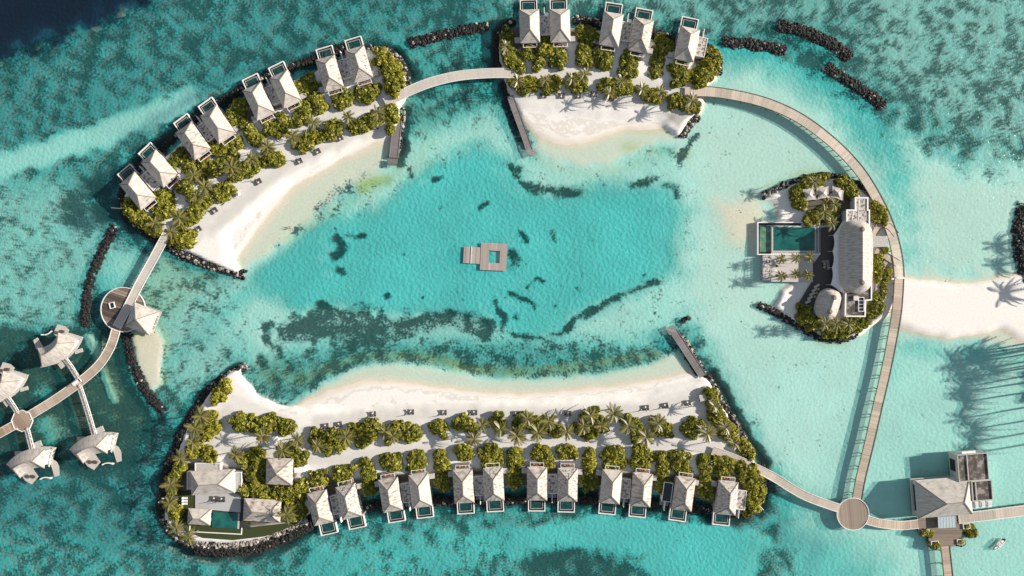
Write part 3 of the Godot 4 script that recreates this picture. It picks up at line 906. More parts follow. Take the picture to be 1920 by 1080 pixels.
func frond_mesh(kind: int) -> ArrayMesh:
	var key := "frond%d" % kind
	if meshes.has(key): return meshes[key]
	var s := Shape.new()
	var droop: float = [1.5, 2.3, 3.2][kind]
	var rise: float = [2.0, 1.2, 0.5][kind]
	var n := 13
	var prev := Vector3.ZERO
	for k in n + 1:
		var t := float(k) / n
		var p := Vector3(4.0 * t - 0.35 * t * t, rise * t - droop * t * t, 0)
		if k > 0:
			s.bar(prev, p, 0.09 * (1.1 - t), 0.05)
			for sd in [-1.0, 1.0]:
				var l := 0.95 * sin(PI * (0.14 + 0.8 * t)) + 0.08
				var root := prev.lerp(p, 0.5)
				var tip := root + Vector3(0.42 * l + 0.1, -0.30 * l, sd * l * 0.85)
				var across := Vector3(0.15, 0.02, 0)
				s.tri(root - across, root + across, tip, Vector3.UP)
		prev = p
	meshes[key] = s.done()
	return meshes[key]

var palm_kinds := []
func make_palm(h: float, fronds: int, spread: float) -> Node3D:
	var o := thing("coconut_palm", "", "palm tree")
	var tr := Shape.new()
	var a := Vector3(0, -0.5, 0)
	for k in 4:
		var t := (k + 1) / 4.0
		var b := Vector3(0.25 * sin(t * 2.0), h * t, 0.2 * t * t - 0.1)
		tr.tube(a, b, 0.26 - 0.1 * (t - 0.25), 0.26 - 0.1 * t, 7)
		a = b
	part(o, "trunk", tr.done(), M.trunk)
	for k in fronds:
		var band := 0 if k < fronds * 0.25 else (1 if k < fronds * 0.7 else 2)
		var f := part(o, "frond", frond_mesh(band), M.frond_green if (k * 7) % 3 == 0 else M.frond, a)
		f.rotation.y = k * 2.39996 + rng.randf_range(-0.25, 0.25)
		f.scale = Vector3.ONE * spread * rng.randf_range(0.82, 1.1)
	var nuts := Shape.new()
	for k in 5:
		var an := k * 1.3
		nuts.box(a + Vector3(cos(an) * 0.28, -0.3, sin(an) * 0.28), Vector3(0.24, 0.3, 0.24), Basis(Vector3.UP, an))
	part(o, "coconut_cluster", nuts.done(), M.brown)
	return o

func palm(x: float, y: float, label: String, group: String, size := 1.0, tall := 1.0) -> void:
	if palm_kinds.is_empty():
		for k in 4: palm_kinds.append([make_palm(7.0 + 0.4 * (k - 1), 16 + k, 0.96 + 0.03 * k), false])
	var kind: Array = palm_kinds[rng.randi() % 4]
	var o: Node3D = kind[0]
	if kind[1]:
		o = o.duplicate()
		o.name = numbered("coconut_palm")
		add_child(o)
	kind[1] = true
	var hh := 7.0 * tall
	var p := at(x, y, hh)
	o.position = Vector3(p.x, maxf(0.0, height(x, y)), p.z)
	o.rotation.y = rng.randf() * TAU
	o.scale = Vector3(size, tall, size)
	tag(o, label, "palm tree", group)

func smooth(list: Array, h: float) -> Curve3D:
	var c := Curve3D.new()
	c.bake_interval = 0.25
	var p: Array[Vector3] = []
	for k in range(0, list.size(), 2): p.append(at(list[k], list[k + 1], h))
	for k in p.size():
		var a := p[maxi(k - 1, 0)]
		var b := p[mini(k + 1, p.size() - 1)]
		var t := (b - a) / 6.0
		c.add_point(p[k], -t, t)
	return c

# a boardwalk: cross planks (joined, each a few centimetres apart), two edge beams, piles with cross beams
func walkway(called: String, label: String, list: Array, wide: float, h: float, wood: Color, spread: float, edge: Material, piles := true, rail := Vector2.ZERO, category := "boardwalk") -> void:
	var c := smooth(list, h)
	var total := c.get_baked_length()
	var start := c.sample_baked(0.0)
	var o := thing(called, label, category, Vector3(start.x, 0, start.z))
	var pl := Shape.new()
	var d := 0.0
	var patch := 1.0
	while d < total - 0.14:
		var p := c.sample_baked(d + 0.13) - o.position
		var f := (c.sample_baked(minf(d + 0.4, total)) - c.sample_baked(maxf(d - 0.15, 0.0))).normalized()
		var side := f.cross(Vector3.UP)
		if rng.randf() < 0.08: patch = 1.0 + rng.randf_range(-spread, spread)
		pl.col(tinted(wood * patch, spread * 0.7))
		pl.box(p + Vector3(0, rng.randf_range(-0.015, 0.01), 0), Vector3(wide, 0.09, 0.25), Basis(side, Vector3.UP, f))
		d += 0.28
	part(o, "planks", pl.done(), M.timber, Vector3.ZERO, 0.0, "stuff")
	for s in [-1.0, 1.0]:
		var eb := Shape.new()
		var q := 0.0
		while q < total - 0.05:
			var r := minf(q + 1.6, total)
			var pa := c.sample_baked(q) - o.position
			var pb := c.sample_baked(r) - o.position
			var side: Vector3 = (pb - pa).cross(Vector3.UP).normalized() * (wide * 0.5 + 0.08) * s
			eb.bar(pa + side + Vector3(0, 0.04, 0), pb + side + Vector3(0, 0.04, 0), 0.2, 0.3)
			q = r
		part(o, "edge_beam", eb.done(), edge)
		if (s < 0.0 and rail.x > 0.0) or (s > 0.0 and rail.y > 0.0):
			var rs := Shape.new()
			q = 0.0
			while q < total - 0.3:
				var r := minf(q + 2.0, total)
				var pa := c.sample_baked(q) - o.position
				var pb := c.sample_baked(r) - o.position
				var side: Vector3 = (pb - pa).cross(Vector3.UP).normalized() * (wide * 0.5 + 0.1) * s
				rs.bar(pa + side + Vector3(0, 1.0, 0), pb + side + Vector3(0, 1.0, 0), 0.22, 0.1)
				rs.box(pa + side + Vector3(0, 0.55, 0), Vector3(0.12, 0.95, 0.12))
				q = r
			part(o, "handrail", rs.done(), M.white)
	if not piles: return
	d = 2.0
	while d < total - 1.0:
		var p := c.sample_baked(d) - o.position
		var f := (c.sample_baked(d + 0.4) - c.sample_baked(d - 0.4)).normalized()
		var side := f.cross(Vector3.UP) * wide * 0.42
		for s in [-1.0, 1.0]:
			var ps := Shape.new()
			ps.tube(p + side * s + Vector3(0, -h - 2.5, 0), p + side * s + Vector3(0, -0.05, 0), 0.16, 0.16, 6)
			part(o, "pile", ps.done(), M.pile)
		var cb := Shape.new()
		cb.bar(p - side * 1.15 + Vector3(0, -0.2, 0), p + side * 1.15 + Vector3(0, -0.2, 0), 0.22, 0.28)
		part(o, "cross_beam", cb.done(), M.pile)
		d += 5.0

func deck_planks(poly: PackedVector2Array, y: float, wood: Color, spread: float, dir: float, step := 0.3, hole := Rect2()) -> ArrayMesh:   # planks clipped to an outline
	var s := Shape.new()
	var rot := Transform2D(dir, Vector2.ZERO)
	var turned := PackedVector2Array()
	for p in poly: turned.append(p * rot)
	var lo := turned[0]
	var hi := turned[0]
	for p in turned:
		lo = lo.min(p)
		hi = hi.max(p)
	var v := lo.y
	var patch := 1.0
	while v < hi.y:
		if rng.randf() < 0.25: patch = 1.0 + rng.randf_range(-spread, spread)
		for bit in Geometry2D.intersect_polygons(PackedVector2Array([Vector2(lo.x - 1, v), Vector2(hi.x + 1, v), Vector2(hi.x + 1, v + step - 0.03), Vector2(lo.x - 1, v + step - 0.03)]), turned):
			s.col(tinted(wood * patch, spread * 0.6))
			var back := PackedVector2Array()
			for p in bit: back.append(rot * p)
			s.prism(back, y - 0.08, y + rng.randf_range(-0.01, 0.015))
		v += step
	return s.done()

func disc(r: float, n := 32) -> PackedVector2Array:
	var out := PackedVector2Array()
	for k in n: out.append(Vector2(cos(TAU * k / n), sin(TAU * k / n)) * r)
	return out

# ------------------------------------------------------------------ the beach villas
# own axes: +z points to the sea and the plunge pool. side: where the flat-roofed bathroom joins (+1, -1, 0 none), box: where the small entrance store stands
func villa(label: String, group: String, x: float, y: float, deg: float, sea: float, roof: Material, side: int, box: int, glazed := false) -> void:
	var eave := 4.9
	var c := at(x, y, eave)
	var turn := deg_to_rad(deg) + (PI if sea < 0.0 else 0.0)
	var o := thing("beach_villa", label, "villa", Vector3(c.x, 0, c.z), turn, group)
	if not meshes.has("v_roof"):
		var s := Shape.new()
		s.hip(7.4, 12.3, eave, 3.3)
		meshes.v_roof = s.done()
		s = Shape.new()
		s.caps(7.4, 12.3, eave, 3.3)
		meshes.v_caps = s.done()
		s = Shape.new()
		s.box(Vector3(0, 3.0, -0.2), Vector3(6.2, 3.6, 10.6))
		meshes.v_wall = s.done()
		s = Shape.new()
		s.box(Vector3(0, -0.6, 0.2), Vector3(6.9, 3.6, 13.6))
		meshes.v_base = s.done()
		s = Shape.new()
		s.box(Vector3(0, 2.6, 5.16), Vector3(5.2, 2.5, 0.08))
		meshes.v_front = s.done()
		s = Shape.new()
		s.box(Vector3(0, 2.6, -5.56), Vector3(5.0, 2.5, 0.08))
		meshes.v_back = s.done()
		s = Shape.new()
		s.box(Vector3(-3.05, 0.6, 9.1), Vector3(0.32, 1.2, 4.6))
		s.box(Vector3(3.05, 0.6, 9.1), Vector3(0.32, 1.2, 4.6))
		s.box(Vector3(0, 0.6, 11.24), Vector3(5.78, 1.2, 0.32))
		meshes.v_rim = s.done()
		s = Shape.new()
		s.box(Vector3(0, 0.2, 9.0), Vector3(5.78, 0.8, 4.15))
		meshes.v_trough = s.done()
		s = Shape.new()
		s.box(Vector3(-2.25, 0.84, 8.7), Vector3(0.16, 0.5, 3.4))
		s.box(Vector3(2.25, 0.84, 8.7), Vector3(0.16, 0.5, 3.4))
		s.box(Vector3(0, 0.84, 10.32), Vector3(4.34, 0.5, 0.16))
		meshes.v_inner = s.done()
		s = Shape.new()
		s.box(Vector3(0, 0.78, 8.6), Vector3(4.34, 0.36, 3.26))
		meshes.v_pool = s.done()
		s = Shape.new()
		s.box(Vector3(0, 1.8, -6.95), Vector3(5.2, 1.7, 1.9))
		meshes.v_terrace = s.done()
		s = Shape.new()
		s.frame(0, -6.85, 5.2, 1.6, 0.18, 4.2, 4.36)
		for k in [-2.5, 2.5]: s.box(Vector3(k, 3.4, -7.55), Vector3(0.14, 1.6, 0.14))
		meshes.v_frame = s.done()
		s = Shape.new()
		s.box(Vector3(0, 2.85, -6.95), Vector3(4.0, 0.5, 1.1))
		meshes.v_daybed = s.done()
		s = Shape.new()
		for k in [-1.0, 0.15, 1.1]: s.box(Vector3(k, 3.15, -6.95), Vector3(0.7, 0.22, 0.8), Basis(Vector3.UP, 0.2 * k))
		meshes.v_cushion = s.done()
		s = Shape.new()
		s.box(Vector3(0, 1.5, 0), Vector3(2.1, 2.6, 1.9))
		meshes.v_store = s.done()
		s = Shape.new()
		s.box(Vector3(0, 2.1, 0.2), Vector3(3.3, 3.0, 7.0))
		meshes.v_annex = s.done()
		s = Shape.new()
		s.frame(0, 0.2, 3.5, 7.2, 0.22, 3.35, 3.85)
		meshes.v_parapet = s.done()
		s = Shape.new()
		s.box(Vector3(0, 3.62, 0.2), Vector3(3.05, 0.05, 6.75))
		meshes.v_flat = s.done()
		s = Shape.new()
		s.box(Vector3(0, 0.9, 4.9), Vector3(3.3, 0.5, 2.2))
		meshes.v_bath = s.done()
		s = Shape.new()
		s.box(Vector3(0, 1.7, 5.6), Vector3(0.22, 2.3, 3.6))
		meshes.v_screen = s.done()
	part(o, "foundation", meshes.v_base, M.concrete)
	var wall := part(o, "wall", meshes.v_wall, M.plaster)
	part(wall, "glass_front", meshes.v_front, M.window)
	part(wall, "glass_back", meshes.v_back, M.window)
	var rf := part(o, "roof", meshes.v_roof, roof)
	part(rf, "ridge_caps", meshes.v_caps, M.cap)
	var pool := part(o, "plunge_pool", meshes.v_pool, M.pool)
	part(pool, "pool_rim", meshes.v_rim, M.white)
	part(pool, "overflow_trough", meshes.v_trough, M.trough)
	part(pool, "pool_wall", meshes.v_inner, M.concrete_pale)
	var tr := part(o, "terrace", meshes.v_terrace, M.grey)
	part(tr, "terrace_frame", meshes.v_frame, M.white)
	var bed := part(o, "daybed", meshes.v_daybed, M.brown)
	part(bed, "cushions", meshes.v_cushion, M.orange)
	part(o, "entrance_store", meshes.v_store, M.concrete_pale, Vector3(4.6 * box, 0, -4.2))
	if side != 0:
		var an := part(o, "bathroom_wing", meshes.v_annex, M.plaster, Vector3(5.7 * side, 0, 0.3))
		part(an, "parapet", meshes.v_parapet, M.white)
		part(an, "flat_roof", meshes.v_flat, M.window if glazed else M.concrete)
		part(an, "bath_terrace", meshes.v_bath, M.glass)
		part(an, "privacy_screen", meshes.v_screen, M.white)

func villas() -> void:
	var row := "thatched beach villas with plunge pools"
	var low := [[600, 952, 12.6, "roof_worn", 1, -1], [653.5, 940.5, 12.6, "roof_stained", 0, 1], [732, 928, 9.3, "roof_worn", 1, -1], [788, 920, 7.1, "roof", 0, 1], [869, 912, 3.5, "roof_worn", 1, -1], [925.5, 908, 3.0, "roof_stained", 0, 1], [1007, 907, 0.0, "roof_worn", 1, -1], [1064, 909, -1.0, "roof_stained", 0, 1], [1145.5, 913, -5.0, "roof", 1, -1], [1203, 918.5, -5.0, "roof_worn", 0, 1], [1282, 926, -8.0, "roof_worn", -1, 1], [1363, 934, -5.5, "roof_stained", 1, -1]]
	for k in low.size():
		var v: Array = low[k]
		var look: String = {"roof": "with an even grey thatched roof", "roof_stained": "with black stains on its thatched roof", "roof_worn": "with a worn patchy thatched roof"}[v[3]]
		villa("%s villa from the left in the bottom row, %s" % [ORD[k], look], row, v[0], v[1], v[2], 1.0, shifted(v[3], k), v[4], v[5], k == 10)
	var nw := [[258, 358, 40, "roof", -1, 1], [299, 316, 42.5, "roof", 0, -1], [362, 264, 35.6, "roof_worn", -1, 1], [408, 233, 34.6, "roof", 0, -1], [485, 190, 25.4, "roof", -1, 1], [535, 167, 25.5, "roof", 0, -1], [618, 137.5, 16.3, "roof_worn", -1, 1], [673, 120, 16.4, "roof_stained", 0, -1]]
	for k in nw.size():
		var v: Array = nw[k]
		villa("%s thatched villa from the left on the curved top left island, pool towards the reef" % ORD[k], row, v[0], v[1], v[2], -1.0, shifted(v[3], k + 12), v[4], v[5])
	var north := [[993, 49, 1.8, "roof", -1, 1], [1050, 48, 2.0, "roof", 0, -1], [1146, 55, -9.0, "roof", -1, 1], [1202, 66, -10.7, "roof_worn", 0, -1], [1288, 82.5, -11.8, "roof", -1, 1]]
	for k in north.size():
		var v: Array = north[k]
		villa("%s thatched villa from the left on the small top middle island" % ORD[k], row, v[0], v[1], v[2], -1.0, shifted(v[3], k + 12), v[4], v[5])

# ------------------------------------------------------------------ villas on stilts: an arc-shaped hip roof round a curved pool
func water_villa(label: String, x: float, y: float, mid: float) -> void:
	var c := at(x, y, 5.0)
	var o := thing("water_villa", label, "villa", Vector3(c.x, 0, c.z), -deg_to_rad(mid), "villas on stilts over the reef")
	# own axes: +x points from the pool over the roof to the entrance
	var e := 5.0
	var pol := func(r: float, a: float, h: float) -> Vector3: return Vector3(r * cos(deg_to_rad(a)), h, r * sin(deg_to_rad(a)))
	if not meshes.has("w_roof"):
		var s := Shape.new()
		var cap := Shape.new()
		var n := 12
		var lift := func(t: float) -> float: return 0.25 * pow(absf(t - 0.5) * 2.0, 2.0)
		for k in n:
			var t := float(k) / n
			var u := float(k + 1) / n
			var i0: Vector3 = pol.call(8.2, lerpf(-36, 36, t), e + lift.call(t))
			var i1: Vector3 = pol.call(8.2, lerpf(-36, 36, u), e + lift.call(u))
			var x0: Vector3 = pol.call(15.4, lerpf(-30, 30, t), e + lift.call(t))
			var x1: Vector3 = pol.call(15.4, lerpf(-30, 30, u), e + lift.call(u))
			var r0: Vector3 = pol.call(11.3, lerpf(-19, 19, t), e + 3.2 + 0.5 * lift.call(t))
			var r1: Vector3 = pol.call(11.3, lerpf(-19, 19, u), e + 3.2 + 0.5 * lift.call(u))
			s.quad(i0, i1, r1, r0, Vector3(-1, 1.5, 0))
			s.quad(x0, x1, r1, r0, Vector3(1, 1.5, 0))
			s.quad(i0, i1, x1, x0, Vector3.DOWN)
			cap.bar(r0 + Vector3(0, 0.05, 0), r1 + Vector3(0, 0.05, 0), 0.24, 0.16)
			if k == 0:
				s.tri(i0, x0, r0, Vector3(0, 1, -1))
				cap.bar(i0, r0, 0.24, 0.16)
				cap.bar(x0, r0, 0.24, 0.16)
			if k == n - 1:
				s.tri(i1, x1, r1, Vector3(0, 1, 1))
				cap.bar(i1, r1, 0.24, 0.16)
				cap.bar(x1, r1, 0.24, 0.16)
		meshes.w_roof = s.done()
		meshes.w_caps = cap.done()
		var arc := func(r0: float, r1: float, a0: float, a1: float) -> PackedVector2Array:
			var out := PackedVector2Array()
			for k in 9:
				var v: Vector3 = pol.call(r1, lerpf(a0, a1, k / 8.0), 0.0)
				out.append(Vector2(v.x, v.z))
			for k in 9:
				var v: Vector3 = pol.call(r0, lerpf(a1, a0, k / 8.0), 0.0)
				out.append(Vector2(v.x, v.z))
			return out
		s = Shape.new()
		s.prism(arc.call(9.0, 14.4, -30, 30), 1.7, 5.0)
		meshes.w_wall = s.done()
		s = Shape.new()
		s.prism(arc.call(8.4, 15.2, -36, 36), 1.2, 1.7)
		meshes.w_floor = s.done()
		s = Shape.new()
		s.prism(arc.call(8.9, 8.98, -26, 26), 1.9, 4.4)
		meshes.w_glass = s.done()
		s = Shape.new()
		s.prism(arc.call(3.9, 8.3, -12, 42), 0.9, 1.55)
		meshes.w_pool = s.done()
		s = Shape.new()
		s.prism(arc.call(3.45, 3.85, -16, 52), 0.7, 1.75)
		meshes.w_rim = s.done()
		meshes.w_deck = deck_planks(PackedVector2Array([Vector2(7.3, -6.6), Vector2(8.8, -2.0), Vector2(4.7, -1.0), Vector2(2.9, -4.4), Vector2(5.2, -6.2)]), 1.75, Color(0.56, 0.51, 0.47), 0.12, 0.6)
		meshes.w_deck2 = deck_planks(PackedVector2Array([Vector2(8.7, 6.2), Vector2(7.4, 7.3), Vector2(5.4, 7.5), Vector2(2.2, 6.4), Vector2(2.3, 4.5), Vector2(8.0, 5.0)]), 1.75, Color(0.56, 0.51, 0.47), 0.12, 0.3)
		s = Shape.new()
		s.box(Vector3(15.9, 1.6, 3.0), Vector3(2.2, 0.3, 3.2))
		s.box(Vector3(15.6, 1.6, -4.6), Vector3(1.4, 0.3, 3.0), Basis(Vector3.UP, -0.35))
		meshes.w_porch = s.done()
		s = Shape.new()
		for k in 4: s.bar(pol.call(13.6 - k * 1.8, 33, 2.7), pol.call(15.6 - k * 1.8, 38, 2.7), 0.2, 0.2)
		s.bar(pol.call(8.0, 36, 2.7), pol.call(14.0, 35, 2.7), 0.18, 0.18)
		meshes.w_rails = s.done()
		s = Shape.new()
		for k in [Vector2(5.4, -2.6), Vector2(6.2, -4.4)]:
			s.box(Vector3(k.x, 2.0, k.y), Vector3(1.3, 0.5, 0.9), Basis(Vector3.UP, 0.7))
		meshes.w_bed = s.done()
		s = Shape.new()
		for a in [-30, -15, 0, 15, 30]:
			for r in [9.0, 14.2]:
				var p: Vector3 = pol.call(r, a, 0.0)
				s.tube(p + Vector3(0, -3, 0), p + Vector3(0, 1.3, 0), 0.2, 0.2, 6)
		meshes.w_stilts = s.done()
	part(o, "floor", meshes.w_floor, M.concrete_pale)
	part(o, "stilts", meshes.w_stilts, M.pile)
	var wall := part(o, "wall", meshes.w_wall, M.plaster)
	part(wall, "glass_front", meshes.w_glass, M.window)
	var rf := part(o, "roof", meshes.w_roof, M.thatch)
	part(rf, "ridge_caps", meshes.w_caps, M.cap)
	var pool := part(o, "curved_pool", meshes.w_pool, M.pool)
	part(pool, "pool_rim", meshes.w_rim, M.white)
	part(o, "sun_deck", meshes.w_deck, M.timber, Vector3.ZERO, 0.0, "stuff")
	part(o, "side_deck", meshes.w_deck2, M.timber, Vector3.ZERO, 0.0, "stuff")
	part(o, "porch", meshes.w_porch, M.concrete_pale)
	part(o, "white_rails", meshes.w_rails, M.white)
	part(o, "daybed", meshes.w_bed, M.brown)

# ------------------------------------------------------------------ loungers on the sand
func lounger_mesh() -> void:
	var s := Shape.new()
	s.frame(0, 0, 0.78, 1.95, 0.08, 0.26, 0.36)
	for k in [[-0.34, -0.9], [0.34, -0.9], [-0.34, 0.9], [0.34, 0.9]]: s.box(Vector3(k[0], 0.14, k[1]), Vector3(0.07, 0.28, 0.07))
	meshes.l_frame = s.done()
	s = Shape.new()
	s.box(Vector3(0, 0.4, 0.3), Vector3(0.7, 0.1, 1.3))
	meshes.l_seat = s.done()
	s = Shape.new()
	s.box(Vector3(0, 0.58, -0.63), Vector3(0.7, 0.09, 0.72), Basis(Vector3.RIGHT, 0.5))
	meshes.l_back = s.done()
	s = Shape.new()
	s.tube(Vector3(0, 0.0, 0), Vector3(0, 0.42, 0), 0.05, 0.05, 6)
	s.tube(Vector3(0, 0.42, 0), Vector3(0, 0.47, 0), 0.3, 0.3, 12)
	meshes.l_table = s.done()
	s = Shape.new()
	s.tube(Vector3(0, 0, 0), Vector3(0, 2.9, 0), 0.04, 0.03, 6)
	meshes.l_pole = s.done()
	s = Shape.new()
	s.tube(Vector3(0, 1.1, 0), Vector3(0, 2.7, 0), 0.15, 0.06, 8)
	meshes.l_cloth = s.done()
	s = Shape.new()
	s.box(Vector3(0, 0.05, 0), Vector3(0.5, 0.1, 0.5))
	meshes.l_foot = s.done()

func lounger(label: String, p: Vector3, turn: float, white := false) -> void:
	var o := thing("sun_lounger", label, "sun lounger", p, turn, "sun loungers in pairs on the sand")
	part(o, "frame", meshes.l_frame, M.white if white else M.brown)
	part(o, "seat_pad", meshes.l_seat, M.white if white else M.brown)
	part(o, "backrest", meshes.l_back, M.white if white else M.dark)

func lounge_set(where: String, x: float, y: float, deg: float, shade := true) -> void:
	if not meshes.has("l_frame"): lounger_mesh()
	var p := at(x, y)
	p.y = maxf(0.15, height(x, y)) + (0.42 if where.contains("terrace") else 0.0)
	var r := deg_to_rad(deg)
	var side := Vector3(cos(r), 0, -sin(r))
	lounger("left dark lounger of the pair %s" % where, p - side * 0.85, r)
	lounger("right dark lounger of the pair %s" % where, p + side * 0.85, r)
	var t := thing("side_table", "round white table between loungers %s" % where, "side table", p + Vector3(sin(r), 0, cos(r)) * 0.25, 0.0, "round side tables")
	part(t, "table_top", meshes.l_table, M.white)
	if shade:
		var b := thing("closed_parasol", "closed parasol behind loungers %s" % where, "parasol", p - Vector3(sin(r), 0, cos(r)) * 0.9, 0.0, "closed beach parasols")
		part(b, "pole", meshes.l_pole, M.brown)
		part(b, "furled_cloth", meshes.l_cloth, M.grey)
		part(b, "foot", meshes.l_foot, M.grey)

func tent(called: String, label: String, corners: Array, apex: Array, edge: float, top: float, cloth: Material, category := "canopy", group := "") -> void:   # four-cornered cloth with hollow edges
	var c := at(apex[0], apex[1], top)
	var o := thing(called, label, category, Vector3(c.x, 0, c.z), 0.0, group)
	var p := plan(corners, edge, c)
	var s := Shape.new()
	var peak := Vector3(0, top, 0)
	var n := 6
	for k in 4:
		var a := Vector3(p[k].x, edge, p[k].y)
		var b := Vector3(p[(k + 1) % 4].x, edge, p[(k + 1) % 4].y)
		var grid := []
		for i in n + 1:
			var row := []
			for j in n + 1:
				var t := float(j) / n
				var q := a.lerp(b, t).lerp(peak, float(i) / n)
				var sag := 4.0 * t * (1.0 - t) * (1.0 - float(i) / n)
				q = q.lerp(peak, 0.13 * sag)
				q.y -= 0.9 * sin(PI * float(i) / n) * (top - edge) * 0.35
				row.append(q)
			grid.append(row)
		for i in n:
			for j in n: s.quad(grid[i][j], grid[i][j + 1], grid[i + 1][j + 1], grid[i + 1][j], Vector3.UP)
	part(o, "cloth", s.done(), cloth)
	for k in 4:
		var ps := Shape.new()
		ps.tube(Vector3(p[k].x, 0.0, p[k].y), Vector3(p[k].x, edge, p[k].y), 0.07, 0.06, 6)
		part(o, "pole", ps.done(), M.metal)

# ------------------------------------------------------------------ houses with hipped roofs built on their own axes
func hip_house(called: String, label: String, x: float, y: float, w: float, d: float, deg: float, eave: float, rise: float, roof: Material, base := 1.2) -> Node3D:
	var c := at(x, y, eave)
	var o := thing(called, label, "house", Vector3(c.x, 0, c.z), deg_to_rad(deg))
	var k := (EYE - eave) / EYE * U
	var s := Shape.new()
	s.hip(w * k, d * k, eave, rise)
	var rf := part(o, "roof", s.done(), roof)
	s = Shape.new()
	s.caps(w * k, d * k, eave, rise, 0.3)
	part(rf, "ridge_caps", s.done(), M.cap)
	s = Shape.new()
	s.box(Vector3(0, (eave + base) * 0.5, 0), Vector3(w * k - 1.6, eave - base - 0.1, d * k - 1.6))
	var wall := part(o, "wall", s.done(), M.plaster)
	for q in [[0.0, 1.0], [0.0, -1.0], [1.0, 0.0], [-1.0, 0.0]]:
		s = Shape.new()
		var span := (w if q[1] != 0.0 else d) * k - 4.0
		var off := ((d if q[1] != 0.0 else w) * k - 1.6) * 0.5 + 0.02
		s.box(Vector3(q[0] * off, base + 1.3, q[1] * off), Vector3(span if q[1] != 0.0 else 0.08, 2.2, span if q[0] == 0.0 and false else (0.08 if q[1] != 0.0 else span)))
		part(wall, "window", s.done(), M.window)
	return o

func slab(called: String, label: String, category: String, list: Array, y0: float, y1: float, m: Material) -> Node3D:
	var c := at(list[0], list[1], y1)
	var o := thing(called, label, category, Vector3(c.x, 0, c.z))
	var s := Shape.new()
	s.prism(plan(list, y1, c), y0, y1)
	part(o, "slab", s.done(), m)
	return o

func ring(pts: PackedVector2Array, y0: float, y1: float, t: float) -> ArrayMesh:
	var s := Shape.new()
	for k in pts.size():
		var a := pts[k]
		var b := pts[(k + 1) % pts.size()]
		var f := (b - a).normalized() * t * 0.5
		s.bar(Vector3(a.x - f.x, (y0 + y1) * 0.5, a.y - f.y), Vector3(b.x - f.x, (y0 + y1) * 0.5, b.y - f.y), t, y1 - y0)
	return s.done()

func rect(list: Array, h: float, from: Vector3) -> Array:   # centre and size of an upright rectangle given by two plan corners
	var p := plan(list, h, from)
	return [(p[0] + p[1]) * 0.5, (p[1] - p[0]).abs()]

